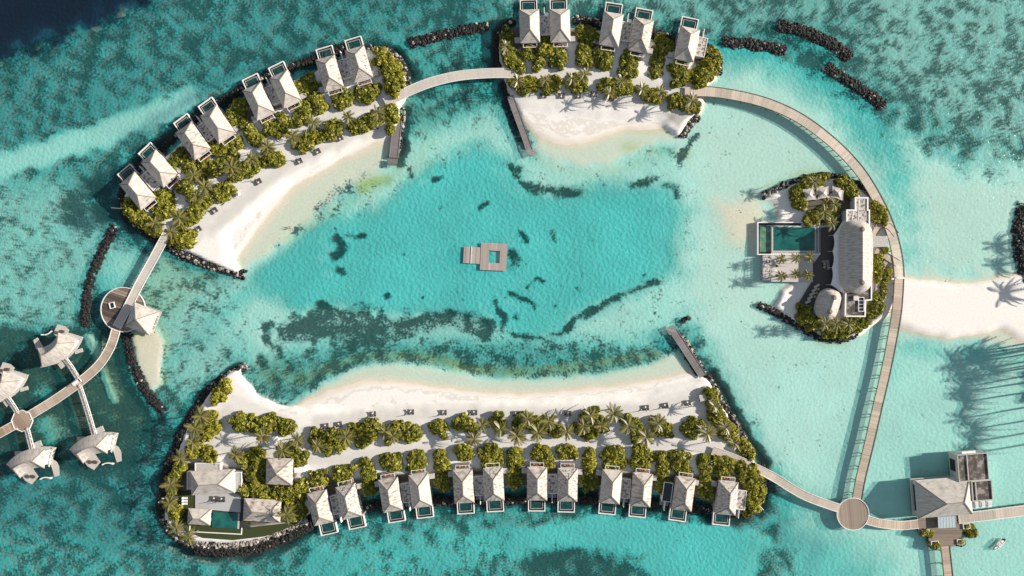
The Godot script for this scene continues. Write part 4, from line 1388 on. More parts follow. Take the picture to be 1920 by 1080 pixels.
func compound() -> void:
	tag(part(self, "lawn", slab_mesh([338, 918, 366, 920, 366, 950, 452, 958, 472, 986, 545, 978, 560, 976, 545, 986, 500, 1003, 440, 1010, 384, 1006, 352, 992, 342, 970], 1.0, 1.52), M.lawn), "clipped lawn round the large villa at the bottom left", "", "", "structure")
	var h := hip_house("main_house", "large thatched house with flat wings at the bottom left of the bottom island", 398.5, 904, 82, 45, 3.0, 5.0, 3.6, M.roof)
	var from := h.position
	for q in [[[351, 884, 359, 917], 3.6, "wing"], [[440, 885, 453, 921], 3.6, "wing"], [[366, 868, 413, 884], 3.2, "wing"]]:
		var r := rect(q[0], q[1], from)
		var s := Shape.new()
		s.box(Vector3(r[0].x, q[1] * 0.5 + 0.4, r[0].y), Vector3(r[1].x, q[1] - 0.8, r[1].y))
		var w := part(h, q[2], s.done(), M.plaster, Vector3.ZERO, -h.rotation.y)
		s = Shape.new()
		s.frame(r[0].x, r[0].y, r[1].x + 0.1, r[1].y + 0.1, 0.25, q[1] - 0.3, q[1] + 0.25)
		part(w, "parapet", s.done(), M.white)
		s = Shape.new()
		s.box(Vector3(r[0].x, q[1] + 0.03, r[0].y), Vector3(r[1].x - 0.4, 0.06, r[1].y - 0.4))
		part(w, "flat_roof", s.done(), M.concrete_pale)
	hip_house("bedroom_house", "thatched bedroom house to the right of the large villa pool", 491.5, 957, 70, 42, -3.0, 3.8, 2.7, M.roof_worn)
	hip_house("pool_house", "small thatched pavilion on the left end of the large villa pool", 373.5, 969, 43, 30, -3.0, 4.0, 2.4, M.roof)
	hip_house("garden_house", "square thatched house with four equal slopes behind the large villa", 524, 884, 50, 50, -2.0, 4.6, 3.6, M.roof_worn)
	slab("store_roof", "small white flat roof right of the square thatched house", "roof", [551, 877, 570, 875, 571, 885, 552, 887], 1.2, 3.4, M.white)
	slab("entrance_roof", "small white flat roof beside palms at the compound entrance", "roof", [505, 820, 519, 818, 521, 826, 512, 835, 502, 834], 1.2, 3.0, M.white)
	slab("pool_terrace", "pale grey paved terrace above the large villa pool", "terrace", [366, 922, 451, 926, 451, 961, 396, 956, 366, 955], 0.8, 1.72, M.grey_pale)
	slab("dark_walk", "dark narrow paved walk left of the bedroom house", "path", [450.5, 928, 457, 930, 457, 985, 470, 988, 470, 992, 450, 990], 0.8, 1.6, M.dark)
	var c := at(423, 974, 1.4)
	var o := thing("villa_pool", "rectangular dark green pool of the large bottom left villa", "pool", Vector3(c.x, 0.45, c.z), deg_to_rad(-3.0))
	var s := Shape.new()
	s.box(Vector3(0.0, 1.0, 0.2), Vector3(9.6, 0.7, 5.8))
	var water := part(o, "pool_water", s.done(), M.pool_green)
	s = Shape.new()
	s.box(Vector3(4.95, 1.05, 0.2), Vector3(0.5, 0.7, 5.8))
	part(water, "pool_step", s.done(), M.concrete_pale)
	s = Shape.new()
	s.box(Vector3(-3.4, 0.9, 5.1), Vector3(19.0, 0.8, 0.34))
	s.box(Vector3(6.27, 0.9, 4.0), Vector3(0.34, 0.8, 2.54))
	s.box(Vector3(-13.07, 0.9, 4.1), Vector3(0.34, 0.8, 2.34))
	part(water, "pool_rim", s.done(), M.white)
	s = Shape.new()
	s.box(Vector3(-3.4, 0.6, 4.0), Vector3(19.0, 0.8, 1.86))
	part(water, "overflow_trough", s.done(), M.trough)
	for q in [[406, 932, 180.0], [420, 933, 180.0]]:
		lounge_set("on the large villa terrace, %s" % ("left of two sets" if q[0] < 410 else "right of two sets"), q[0], q[1], q[2])
		pass
	if not meshes.has("l_frame"): lounger_mesh()
	for k in 3:
		lounger("%s white lounger from the top on the lawn left of the terrace" % ORD[k], at(351, 931 + k * 5.2) + Vector3(0, 1.52, 0), PI / 2, true)

func slab_mesh(list: Array, y0: float, y1: float) -> ArrayMesh:
	var s := Shape.new()
	s.prism(plan(list), y0, y1)
	return s.done()

func pool_island() -> void:
	# the long thatched hall: a stadium in plan, two straight slopes and rounded ends
	var stadium := func(called: String, label: String, x: float, y: float, hw: float, hl: float, deg: float, eave: float, rise: float, ridge: float, group: String) -> Node3D:
		var c := at(x, y, eave)
		var o := thing(called, label, "hall", Vector3(c.x, 0, c.z), deg_to_rad(deg), group)
		var s := Shape.new()
		var rows := []
		var n := 44
		for lev in 6:
			var f := lev / 5.0
			var row := []
			for k in n:
				var a := TAU * k / n
				var st := hl - hw
				var p := Vector2(cos(a), sin(a))
				var q := Vector2(signf(p.x) * pow(absf(p.x), 0.8) * hw, signf(p.y) * pow(absf(p.y), 0.9) * hw + clampf(p.y * 3.0, -1.0, 1.0) * st)
				var top := Vector2(0.0, clampf(q.y, -ridge, ridge))
				q = q.lerp(top, f)
				row.append(Vector3(q.x, eave + rise * (1.0 - pow(1.0 - f, 1.06)), q.y))
			rows.append(row)
		for lev in 5:
			for k in n: s.quad(rows[lev][k], rows[lev][(k + 1) % n], rows[lev + 1][(k + 1) % n], rows[lev + 1][k], rows[lev][k] * Vector3(1, 0, 1) + Vector3(0, 3, 0))
		for k in n: s.quad(rows[0][k], rows[0][(k + 1) % n], rows[0][(k + 1) % n] * Vector3(0.9, 1, 0.95) + Vector3(0, -0.35, 0), rows[0][k] * Vector3(0.9, 1, 0.95) + Vector3(0, -0.35, 0), rows[0][k] * Vector3(1, 0, 1))
		var rf := part(o, "roof", s.done(), M.thatch)
		for e in [-1.0, 1.0]:
			var kn := Shape.new()
			kn.tube(Vector3(0, eave + rise - 0.5, e * ridge), Vector3(0, eave + rise + 0.45, e * ridge), 1.1, 0.5, 10)
			part(rf, "ridge_knob", kn.done(), M.cap)
		var wp := PackedVector2Array()
		for k in range(0, n, 2): wp.append(Vector2(rows[0][k].x * 0.82, rows[0][k].z * 0.92))
		s = Shape.new()
		s.prism(wp, 1.0, eave - 0.2)
		part(o, "wall", s.done(), M.plaster)
		return o
	slab("hall_deck", "dark plank deck between the pool and the long thatched hall", "deck", [1537, 428, 1556, 424, 1572, 408, 1590, 392, 1590, 545, 1575, 580, 1545, 560, 1524, 532, 1524, 500, 1537, 478], 0.8, 1.25, M.dark_deck)
	stadium.call("long_hall", "long round-ended thatched hall on the right hand pool island", 1605.0, 481.0, 6.25, 13.4, 0.0, 5.4, 4.9, 9.6, "thatched halls")
	stadium.call("small_hall", "small oval thatched hall beside palms below the long hall", 1553.0, 570.5, 4.2, 5.9, -17.0, 4.6, 3.4, 2.6, "thatched halls")
	# flat-roofed wings north and south of the hall
	for q in [["north_wing", "grey flat-roofed stepped building at the top end of the long hall", [1604, 371, 1627, 371, 1627, 394, 1630, 394, 1630, 424, 1588, 424, 1588, 394, 1604, 394], 5.2], ["south_wing", "dark flat-roofed building with a roof skylight at the bottom end of the long hall", [1586, 543, 1634, 528, 1634, 562, 1623, 563, 1622, 593, 1585, 593], 4.6]]:
		var h: float = q[3]
		var c := at(q[2][0], q[2][1], h)
		var o := thing(q[0], q[1], "building", Vector3(c.x, 0, c.z))
		o.name = numbered("flat_roofed_building")
		var pts := plan(q[2], h, c)
		var s := Shape.new()
		s.prism(pts, 0.8, h - 0.35)
		var w := part(o, "wall", s.done(), M.plaster)
		s = Shape.new()
		s.prism(pts, h - 0.349, h - 0.25)
		part(w, "flat_roof", s.done(), M.concrete_dark if q[0] == "south_wing" else M.concrete)
		part(w, "parapet", ring(pts, h - 0.4, h + 0.05, 0.5), M.white)
		if q[0] == "north_wing":
			for b in [[[1611, 372], [1610, 424]], [[1600, 395], [1597, 424]]]:
				var p0 := at(b[0][0], b[0][1], h) - c
				var p1 := at(b[1][0], b[1][1], h) - c
				s = Shape.new()
				s.bar(Vector3(p0.x, h - 0.2, p0.z), Vector3(p1.x, h - 0.2, p1.z), 0.25, 0.15)
				part(w, "roof_upstand", s.done(), M.white)
		else:
			var r := rect([1609, 557, 1620, 584], h, c)
			s = Shape.new()
			s.frame(r[0].x, r[0].y, r[1].x, r[1].y, 0.2, h - 0.25, h + 0.25)
			for k in 3: s.box(Vector3(r[0].x, h, r[0].y - r[1].y * 0.25 * (k - 1)), Vector3(r[1].x - 0.4, 0.2, 0.14))
			var sk := part(w, "skylight_frame", s.done(), M.white)
			s = Shape.new()
			s.box(Vector3(r[0].x, h - 0.1, r[0].y), Vector3(r[1].x - 0.42, 0.1, r[1].y - 0.42))
			part(o, "skylight_glass", s.done(), M.window)
			s = Shape.new()
			var b := at(1604, 559, h) - c
			s.box(Vector3(b.x, h + 0.2, b.z), Vector3(1.7, 0.8, 1.7))
			part(o, "roof_unit", s.done(), M.plaster)
	var an := slab("porch_roof", "square pale flat roof joined to the right side of the long hall", "roof", [1636, 442, 1665, 443, 1665, 463, 1636, 463], 3.0, 3.4, M.concrete_pale)
	for k in [[28.0, 3.0], [28.0, 18.0]]:
		var s := Shape.new()
		s.tube(Vector3(k[0] * U * 0.98, 0.8, k[1] * U), Vector3(k[0] * U * 0.98, 3.0, k[1] * U), 0.12, 0.12, 6)
		part(an, "post", s.done(), M.plaster)
	# the white scalloped awning along the hall
	var h := 4.4
	var c := at(1575, 480, h)
	var o := thing("awning", "long white awning with scalloped edge along the left of the long hall", "awning", Vector3(c.x, 0, c.z))
	var s := Shape.new()
	var tips := [[1590, 402], [1576, 420], [1562, 441], [1561, 471], [1560, 502], [1557, 534], [1574, 546], [1584, 552]]
	var last := Vector3.ZERO
	for k in tips.size() - 1:
		var m := 7
		for i in m:
			var e := []
			for t in [float(i) / m, float(i + 1) / m]:
				var px: float = lerpf(tips[k][0], tips[k + 1][0], t) + 3.0 * 4.0 * t * (1.0 - t) * (0.4 if k < 2 or k > 4 else 1.0)
				var py: float = lerpf(tips[k][1], tips[k + 1][1], t)
				var p := at(px, py, h - 0.9) - c
				var q := at(1582.0 if k > 0 and k < 5 else maxf(px + 10.0, 1582.0), clampf(py, 412.0, 548.0), h + 0.8) - c
				e.append(Vector3(p.x, h - 0.9, p.z))
				e.append(Vector3(q.x, h + 0.5, q.z))
			s.quad(e[0], e[2], e[3], e[1], Vector3(-0.3, 1, 0))
	part(o, "cloth", s.done(), M.sail)
	for k in [2, 3, 4, 5]:
		var p := at(tips[k][0] - 1.0, tips[k][1], h - 0.9) - c
		s = Shape.new()
		s.tube(Vector3(p.x - 0.5, 1.0, p.z), Vector3(p.x, h - 0.8, p.z), 0.09, 0.07, 6)
		part(o, "pole", s.done(), M.white)
	# the swimming pool with its catch basin
	c = at(1478, 446, 1.6)
	o = thing("swimming_pool", "large rectangular swimming pool with pale catch basin left of the hall", "pool", Vector3(c.x, 0, c.z))
	var r := rect([1420, 416, 1538, 478], 1.4, c)
	s = Shape.new()
	s.frame(r[0].x, r[0].y, r[1].x, r[1].y, 0.4, -0.8, 1.5)
	var rim := part(o, "outer_rim", s.done(), M.white)
	s = Shape.new()
	s.frame(r[0].x, r[0].y, r[1].x - 0.82, r[1].y - 0.82, 0.7, 0.2, 0.7)
	part(rim, "overflow_trough", s.done(), M.trough)
	s = Shape.new()
	s.box(Vector3(r[0].x, 0.3, r[0].y), Vector3(r[1].x - 2.3, 0.7, r[1].y - 2.3))
	part(o, "catch_basin", s.done(), M.pool_pale)
	r = rect([1447, 423, 1531, 473], 1.6, c)
	s = Shape.new()
	s.frame(r[0].x, r[0].y, r[1].x, r[1].y, 0.6, 0.3, 1.5)
	part(o, "inner_rim", s.done(), M.concrete_pale)
	s = Shape.new()
	s.box(Vector3(r[0].x, 1.0, r[0].y), Vector3(r[1].x - 1.24, 0.8, r[1].y - 1.24))
	part(o, "pool_water", s.done(), M.pool_green)
	for k in 3:
		var q := rect([1530.5 + k * 2.6, 424, 1532.6 + k * 2.6, 474], 1.6, c)
		s = Shape.new()
		s.box(Vector3(q[0].x, 1.2 + 0.06 * k, q[0].y), Vector3(q[1].x, 0.8, q[1].y))
		part(o, "pool_step", s.done(), M.glass if k % 2 == 0 else M.concrete_pale)
	# the palm terrace and its pergola
	slab("palm_terrace", "pale paved terrace with six palms below the swimming pool", "terrace", [1446, 473, 1536, 474, 1530, 486, 1524, 488, 1524, 529, 1446, 528], -0.5, 1.3, M.paving)
	c = at(1439, 502, 2.6)
	o = thing("pergola", "narrow grey pergola on the left edge of the palm terrace", "pergola", Vector3(c.x, 0, c.z))
	r = rect([1432.5, 479, 1446, 526], 2.6, c)
	s = Shape.new()
	s.frame(r[0].x, r[0].y, r[1].x, r[1].y, 0.25, 2.4, 2.6)
	part(o, "frame", s.done(), M.plaster)
	for k in 5:
		s = Shape.new()
		s.box(Vector3(r[0].x, 2.5, r[0].y + r[1].y * (k - 2) / 6.0), Vector3(r[1].x - 0.5, 0.15, 0.2))
		part(o, "cross_bar", s.done(), M.plaster)
	s = Shape.new()
	s.box(Vector3(r[0].x, 0.4, r[0].y), Vector3(r[1].x, 1.6, r[1].y))
	part(o, "floor", s.done(), M.concrete)
	for k in 4:
		s = Shape.new()
		s.tube(Vector3(r[0].x + r[1].x * (0.45 if k % 2 else -0.45), 1.0, r[0].y + r[1].y * (0.45 if k < 2 else -0.45)), Vector3(r[0].x + r[1].x * (0.45 if k % 2 else -0.45), 2.45, r[0].y + r[1].y * (0.45 if k < 2 else -0.45)), 0.08, 0.08, 6)
		part(o, "post", s.done(), M.plaster)
	for k in 4:
		var p := at(1451.0 + 1.5 * (k % 2), 490.0 + k * 9.0)
		var t := thing("cafe_table", "%s small round table from the top beside the terrace pergola" % ORD[k], "table", p + Vector3(0, 1.3, 0), 0.0, "tables on the palm terrace")
		part(t, "table_top", table_mesh(), M.dark if k % 2 else M.white)
	# the lounge deck by the small hall
	slab("lounge_deck", "dark grey lounge deck tilted beside the small oval hall", "deck", [1522, 529, 1552, 545, 1530, 588, 1499, 568], 0.3, 1.05, M.dark_deck)
	for k in 5:
		var p := at(1511.0 + k * 4.2, 566.0 - k * 7.4)
		var b := thing("daybed", "%s grey daybed from the bottom along the lounge deck edge" % ORD[k], "daybed", p + Vector3(0, 1.05, 0), 0.5, "daybeds on the lounge deck")
		s = Shape.new()
		s.box(Vector3(0, 0.22, 0), Vector3(2.6, 0.3, 1.0))
		part(b, "base", s.done(), M.brown)
		s = Shape.new()
		s.box(Vector3(0.1, 0.45, 0), Vector3(2.2, 0.16, 0.86))
		part(b, "mattress", s.done(), M.grey_pale if k % 2 else M.canvas)
	for k in 3:
		var p := at(1524.0 + k * 3.2, 556.0 - k * 7.0)
		var b := thing("cafe_table", "%s round tan table from the bottom on the lounge deck" % ORD[k], "table", p + Vector3(0, 1.05, 0), 0.0, "tables on the lounge deck")
		part(b, "table_top", table_mesh(), M.tan)
	var sofa := thing("corner_sofa", "grey corner sofa on the dark deck left of the awning", "sofa", at(1544, 497) + Vector3(0, 1.25, 0))
	s = Shape.new()
	s.box(Vector3(0, 0.3, -1.3), Vector3(2.6, 0.6, 0.9))
	part(sofa, "seat", s.done(), M.grey)
	s = Shape.new()
	s.box(Vector3(1.0, 0.3, 0.5), Vector3(0.9, 0.6, 2.6))
	part(sofa, "side_seat", s.done(), M.grey)
	for k in 2:
		var b := thing("coffee_table", "round tan table in the corner sofa, %s" % ("upper of two" if k == 0 else "lower of two"), "table", at(1541.5, 495.5 + k * 5.5) + Vector3(0, 1.25, 0), 0.0, "tables by the corner sofa")
		part(b, "table_top", table_mesh(), M.tan)
	tent("tensile_canopy", "left of three pale pointed canopies among shrubs at the pool island top", [1504.5, 354.5, 1526, 350, 1532, 374.5, 1510, 378], [1518.5, 364.5], 2.7, 4.6, M.canvas, "canopy", "three pointed canopies")
	tent("tensile_canopy", "middle of three pale pointed canopies among shrubs at the pool island top", [1532, 351.5, 1554, 349, 1556.5, 371, 1533.5, 374.5], [1544.5, 361.5], 2.7, 4.6, M.canvas, "canopy", "three pointed canopies")
	tent("tensile_canopy", "right of three pale pointed canopies among shrubs at the pool island top", [1561, 348, 1584, 353, 1581, 377, 1558, 370], [1572, 362], 2.7, 4.6, M.canvas, "canopy", "three pointed canopies")

func table_mesh() -> ArrayMesh:
	if not meshes.has("table"):
		var s := Shape.new()
		s.tube(Vector3(0, 0, 0), Vector3(0, 0.7, 0), 0.07, 0.07, 6)
		s.tube(Vector3(0, 0.7, 0), Vector3(0, 0.76, 0), 0.5, 0.5, 14)
		meshes.table = s.done()
	return meshes.table

func dock() -> void:
	var h := hip_house("arrival_house", "big grey hip-roofed arrival house on stilts at the bottom right", 1770, 933, 103, 70, 4.5, 5.0, 6.6, M.roof, 1.8)
	var from := h.position
	var s := Shape.new()
	s.box(Vector3(0, 1.5, 0), Vector3(20.0, 0.5, 13.5))
	part(h, "floor", s.done(), M.plaster)
	s = Shape.new()
	s.box(Vector3(-9.95, 4.75, 0), Vector3(0.5, 0.3, 14.0))
	s.box(Vector3(0, 4.75, -6.85), Vector3(20.0, 0.3, 0.5))
	part(h, "gutter", s.done(), M.metal)
	var o := thing("service_block", "tall flat-roofed concrete block joined to the arrival house", "building", from, deg_to_rad(4.5))
	for q in [[[1801, 855, 1858, 906], 6.4, "block"], [[1824, 907, 1862, 945], 6.4, "block"]]:
		var r := rect(q[0], q[1], from)
		s = Shape.new()
		var w := 0.0 if q[0][1] < 900 else -0.15
		s.box(Vector3(r[0].x, 3.6, r[0].y + w), Vector3(r[1].x, 4.6, r[1].y))
		var b := part(o, "wall", s.done(), M.plaster)
		s = Shape.new()
		s.box(Vector3(r[0].x, 5.94, r[0].y + w), Vector3(r[1].x - 0.5, 0.08, r[1].y - 0.5))
		part(b, "flat_roof", s.done(), M.concrete_dark)
		s = Shape.new()
		s.frame(r[0].x, r[0].y + w, r[1].x + 0.04, r[1].y + 0.04, 0.3, 5.85, 6.4)
		s.box(Vector3(r[0].x - r[1].x * (0.18 if q[0][1] < 900 else 0.30), 6.1, r[0].y + w), Vector3(0.35, 0.5, r[1].y - 0.8))
		part(b, "parapet", s.done(), M.concrete_pale)
		if q[0][1] < 900:
			s = Shape.new()
			s.box(Vector3(r[0].x - r[1].x * 0.5 - 0.03, 3.4, r[0].y - 0.6), Vector3(0.08, 3.0, 4.4))
			part(b, "louvre_door", s.done(), M.dark)
			s = Shape.new()
			s.box(Vector3(r[0].x - 0.6, 5.2, r[0].y - r[1].y * 0.5 - 0.4), Vector3(5.0, 0.4, 0.8))
			part(b, "ledge", s.done(), M.white)
	for k in 3:
		var p := at(1829.0 + k * 12.0, 951.5, 3.0) - from
		s = Shape.new()
		s.box(Vector3(p.x, 2.5, p.z), Vector3(1.5 if k else 1.3, 1.6, 2.4))
		var u := part(o, "roof_unit", s.done(), M.white)
		s = Shape.new()
		s.box(Vector3(p.x, 3.35, p.z), Vector3(1.1, 0.1, 1.8))
		part(u, "unit_cap", s.done(), M.metal)
	for k in 4:
		s = Shape.new()
		var x: float = [-9.0, -3.0, 3.0, 9.0][k]
		for z in [-6.0, 0.0, 6.0]: s.tube(Vector3(x, -3, z), Vector3(x, 1.4, z), 0.25, 0.25, 7)
		part(h, "stilts", s.done(), M.pile)
	# the landing deck with planters and a glazed roof
	var c := at(1770, 990, 2.0)
	o = thing("landing_deck", "brown plank landing deck with four planter bays below the arrival house", "deck", Vector3(c.x, 0, c.z))
	part(o, "planks", deck_planks(plan([1720, 972, 1806, 962, 1812, 985, 1805, 990, 1802, 1012, 1790, 1024, 1762, 1026, 1742, 1016, 1740, 1003, 1722, 1000], 2.0, c), 2.0, Color(0.24, 0.19, 0.15), 0.22, 0.0), M.timber, Vector3.ZERO, 0.0, "stuff")
	for k in [[1724, 978], [1745, 1012], [1798, 1018], [1806, 985], [1770, 1000]]:
		var p := at(k[0], k[1], 1.0) - c
		s = Shape.new()
		s.tube(Vector3(p.x, -3, p.z), Vector3(p.x, 1.9, p.z), 0.22, 0.22, 7)
		part(o, "pile", s.done(), M.pile)
	var bays := [[1735, 998, "left upper", 14, 11], [1752, 1019, "left lower", 14, 11], [1800, 1015, "right lower", 13, 10], [1811, 986, "right upper", 13, 10]]
	for q in bays:
		var p := at(q[0], q[1], 2.0)
		var pl := thing("planter", "pale box planter at the %s corner of the landing deck" % q[2], "planter", Vector3(p.x, 0, p.z), 0.1, "planters on the landing deck")
		s = Shape.new()
		s.frame(0, 0, q[3] * U, q[4] * U, 0.2, 1.0, 2.5)
		part(pl, "box", s.done(), M.white)
		s = Shape.new()
		s.box(Vector3(0, 1.8, 0), Vector3(q[3] * U - 0.4, 1.0, q[4] * U - 0.4))
		part(pl, "soil", s.done(), M.inner)
	c = at(1775, 979, 3.6)
	o = thing("glass_canopy", "pale blue glazed canopy over the landing deck entrance", "canopy", Vector3(c.x, 0, c.z), deg_to_rad(3.0))
	for k in 6:
		s = Shape.new()
		s.box(Vector3((k - 2.5) * 1.08, 3.6, 0), Vector3(1.0, 0.06, 4.2))
		part(o, "pane", s.done(), M.glass_pale)
		s = Shape.new()
		s.box(Vector3((k - 2.5) * 1.08 + 0.54, 3.62, 0), Vector3(0.07, 0.14, 4.3))
		part(o, "glazing_bar", s.done(), M.white)
	for k in [[-3.1, 1.9], [3.1, 1.9]]:
		s = Shape.new()
		s.tube(Vector3(k[0], 2.0, k[1]), Vector3(k[0], 3.6, k[1]), 0.08, 0.08, 6)
		part(o, "post", s.done(), M.metal)
	# boat
	c = at(1870.5, 1021.0)
	o = thing("motor_boat", "small white motor boat moored off the landing deck", "boat", Vector3(c.x, 0.0, c.z), deg_to_rad(-43.0))
	var rows := []
	for k in 9:
		var t := k / 8.0
		var w := 0.95 * (1.0 - pow(maxf(t - 0.35, 0.0) / 0.65, 2.2))
		rows.append([Vector3(-w, 0.62 + 0.2 * t, 2.7 * (t * 2.0 - 1.0)), Vector3(-w * 0.55, -0.15, 2.6 * (t * 2.0 - 1.0)), Vector3(w * 0.55, -0.15, 2.6 * (t * 2.0 - 1.0)), Vector3(w, 0.62 + 0.2 * t, 2.7 * (t * 2.0 - 1.0)), Vector3(-w * 0.8, 0.64 + 0.2 * t, 2.6 * (t * 2.0 - 1.0)), Vector3(w * 0.8, 0.64 + 0.2 * t, 2.6 * (t * 2.0 - 1.0)), Vector3(-w * 0.78, 0.52, 2.5 * (t * 2.0 - 1.0)), Vector3(w * 0.78, 0.52, 2.5 * (t * 2.0 - 1.0))])
	s = Shape.new()
	var fl := Shape.new()
	for k in 8:
		var a: Array = rows[k]
		var b: Array = rows[k + 1]
		s.quad(a[0], b[0], b[1], a[1], Vector3.LEFT)
		s.quad(a[3], b[3], b[2], a[2], Vector3.RIGHT)
		s.quad(a[1], b[1], b[2], a[2], Vector3.DOWN)
		s.quad(a[0], b[0], b[4], a[4], Vector3.UP)
		s.quad(a[3], b[3], b[5], a[5], Vector3.UP)
		s.quad(a[4], b[4], b[6], a[6], Vector3.RIGHT)
		s.quad(a[5], b[5], b[7], a[7], Vector3.LEFT)
		fl.quad(a[6], b[6], b[7], a[7], Vector3.UP)
	s.quad(rows[0][0], rows[0][3], rows[0][2], rows[0][1], Vector3.FORWARD)
	part(o, "hull", s.done(), M.white)
	part(o, "deck_floor", fl.done(), M.white)
	s = Shape.new()
	s.box(Vector3(0, 0.75, 0.2), Vector3(0.7, 0.9, 0.6))
	var con := part(o, "console", s.done(), M.white)
	s = Shape.new()
	s.box(Vector3(0, 1.35, 0.46), Vector3(0.7, 0.4, 0.05), Basis(Vector3.RIGHT, -0.4))
	part(con, "windscreen", s.done(), M.glass_pale)
	for k in [-0.7, -1.6]:
		s = Shape.new()
		s.box(Vector3(0, 0.62, k), Vector3(1.3, 0.24, 0.4))
		part(o, "seat", s.done(), M.plaster)
	s = Shape.new()
	s.box(Vector3(0, 0.8, -2.95), Vector3(0.42, 0.65, 0.6))
	s.box(Vector3(0, 0.1, -2.95), Vector3(0.16, 0.9, 0.3))
	part(o, "outboard_engine", s.done(), M.dark)

func round_deck() -> void:
	var c := at(231, 580.5, 2.2)
	var o := thing("round_deck", "round weathered plank deck at the bend of the left boardwalk", "deck", Vector3(c.x, 0, c.z))
	part(o, "planks", deck_planks(disc(8.15), 2.2, Color(0.22, 0.17, 0.14), 0.75, 0.32, 0.42), M.timber, Vector3.ZERO, 0.0, "stuff")
	var s := Shape.new()
	for k in 40:
		var a := TAU * k / 40
		var b := TAU * (k + 1) / 40
		s.bar(Vector3(cos(a) * 8.25, 2.2, sin(a) * 8.25), Vector3(cos(b) * 8.25, 2.2, sin(b) * 8.25), 0.25, 0.4)
	part(o, "edge_rim", s.done(), M.white)
	for k in 10:
		var a := TAU * k / 10
		s = Shape.new()
		s.tube(Vector3(cos(a) * 7.2, -2.5, sin(a) * 7.2), Vector3(cos(a) * 7.2, 2.1, sin(a) * 7.2), 0.22, 0.22, 6)
		part(o, "pile", s.done(), M.pile)
	var p := at(210.5, 572.5, 2.3)
	var w := thing("deck_opening", "small white framed opening in the round plank deck", "hatch", Vector3(p.x, 2.2, p.z), 0.25)
	s = Shape.new()
	s.frame(0, 0, 2.0, 2.3, 0.22, 0.0, 0.4)
	part(w, "frame", s.done(), M.white)
	s = Shape.new()
	s.box(Vector3(0, 0.08, 0), Vector3(1.5, 0.1, 1.8))
	part(w, "glass", s.done(), M.window)
	# the pavilion beside it
	var h := hip_house("pavilion", "square pavilion with a pointed four-sided roof beside the round deck", 266, 598, 49, 48, -21.5, 4.6, 4.2, M.roof, 2.2)
	s = Shape.new()
	s.box(Vector3(0, 2.0, 0), Vector3(9.2, 0.4, 9.2))
	part(h, "floor", s.done(), M.concrete_pale)
	for k in 4:
		s = Shape.new()
		var q: Vector2 = [Vector2(4, 4), Vector2(-4, 4), Vector2(4, -4), Vector2(-4, -4)][k]
		s.tube(Vector3(q.x, -2.5, q.y), Vector3(q.x, 1.9, q.y), 0.22, 0.22, 6)
		part(h, "pile", s.done(), M.pile)
	s = Shape.new()
	for k in [-2.4, 0.6, 3.4]: s.bar(Vector3(4.6, 4.3, k), Vector3(5.6, 4.2, k), 0.18, 0.2)
	part(h, "bracket", s.done(), M.white)
	# crossing deck of the right hand boardwalks
	c = at(1599, 963.5, 2.2)
	o = thing("crossing_deck", "round plank deck where the right hand boardwalks meet", "deck", Vector3(c.x, 0, c.z))
	part(o, "planks", deck_planks(disc(5.85), 2.2, Color(0.36, 0.29, 0.23), 0.3, PI / 2 - 0.1, 0.3), M.timber, Vector3.ZERO, 0.0, "stuff")
	s = Shape.new()
	for k in 36:
		var a := TAU * k / 36
		var b := TAU * (k + 1) / 36
		s.bar(Vector3(cos(a) * 5.95, 2.2, sin(a) * 5.95), Vector3(cos(b) * 5.95, 2.2, sin(b) * 5.95), 0.22, 0.4)
	part(o, "edge_rim", s.done(), M.white)
	for k in 8:
		var a := TAU * k / 8
		s = Shape.new()
		s.tube(Vector3(cos(a) * 5.1, -3, sin(a) * 5.1), Vector3(cos(a) * 5.1, 2.1, sin(a) * 5.1), 0.2, 0.2, 6)
		part(o, "pile", s.done(), M.pile)
	c = at(41.5, 789, 2.2)
	o = thing("octagon_deck", "eight-sided plank deck where the stilt villa boardwalks meet", "deck", Vector3(c.x, 0, c.z))
	part(o, "planks", deck_planks(disc(3.9, 8), 2.2, Color(0.36, 0.27, 0.2), 0.25, 0.9, 0.28), M.timber, Vector3.ZERO, 0.0, "stuff")
	part(o, "edge_rim", ring(disc(3.98, 8), 2.0, 2.4, 0.2), M.white)
	for k in 4:
		var a := TAU * k / 4 + 0.4
		s = Shape.new()
		s.tube(Vector3(cos(a) * 3.2, -3, sin(a) * 3.2), Vector3(cos(a) * 3.2, 2.1, sin(a) * 3.2), 0.2, 0.2, 6)
		part(o, "pile", s.done(), M.pile)

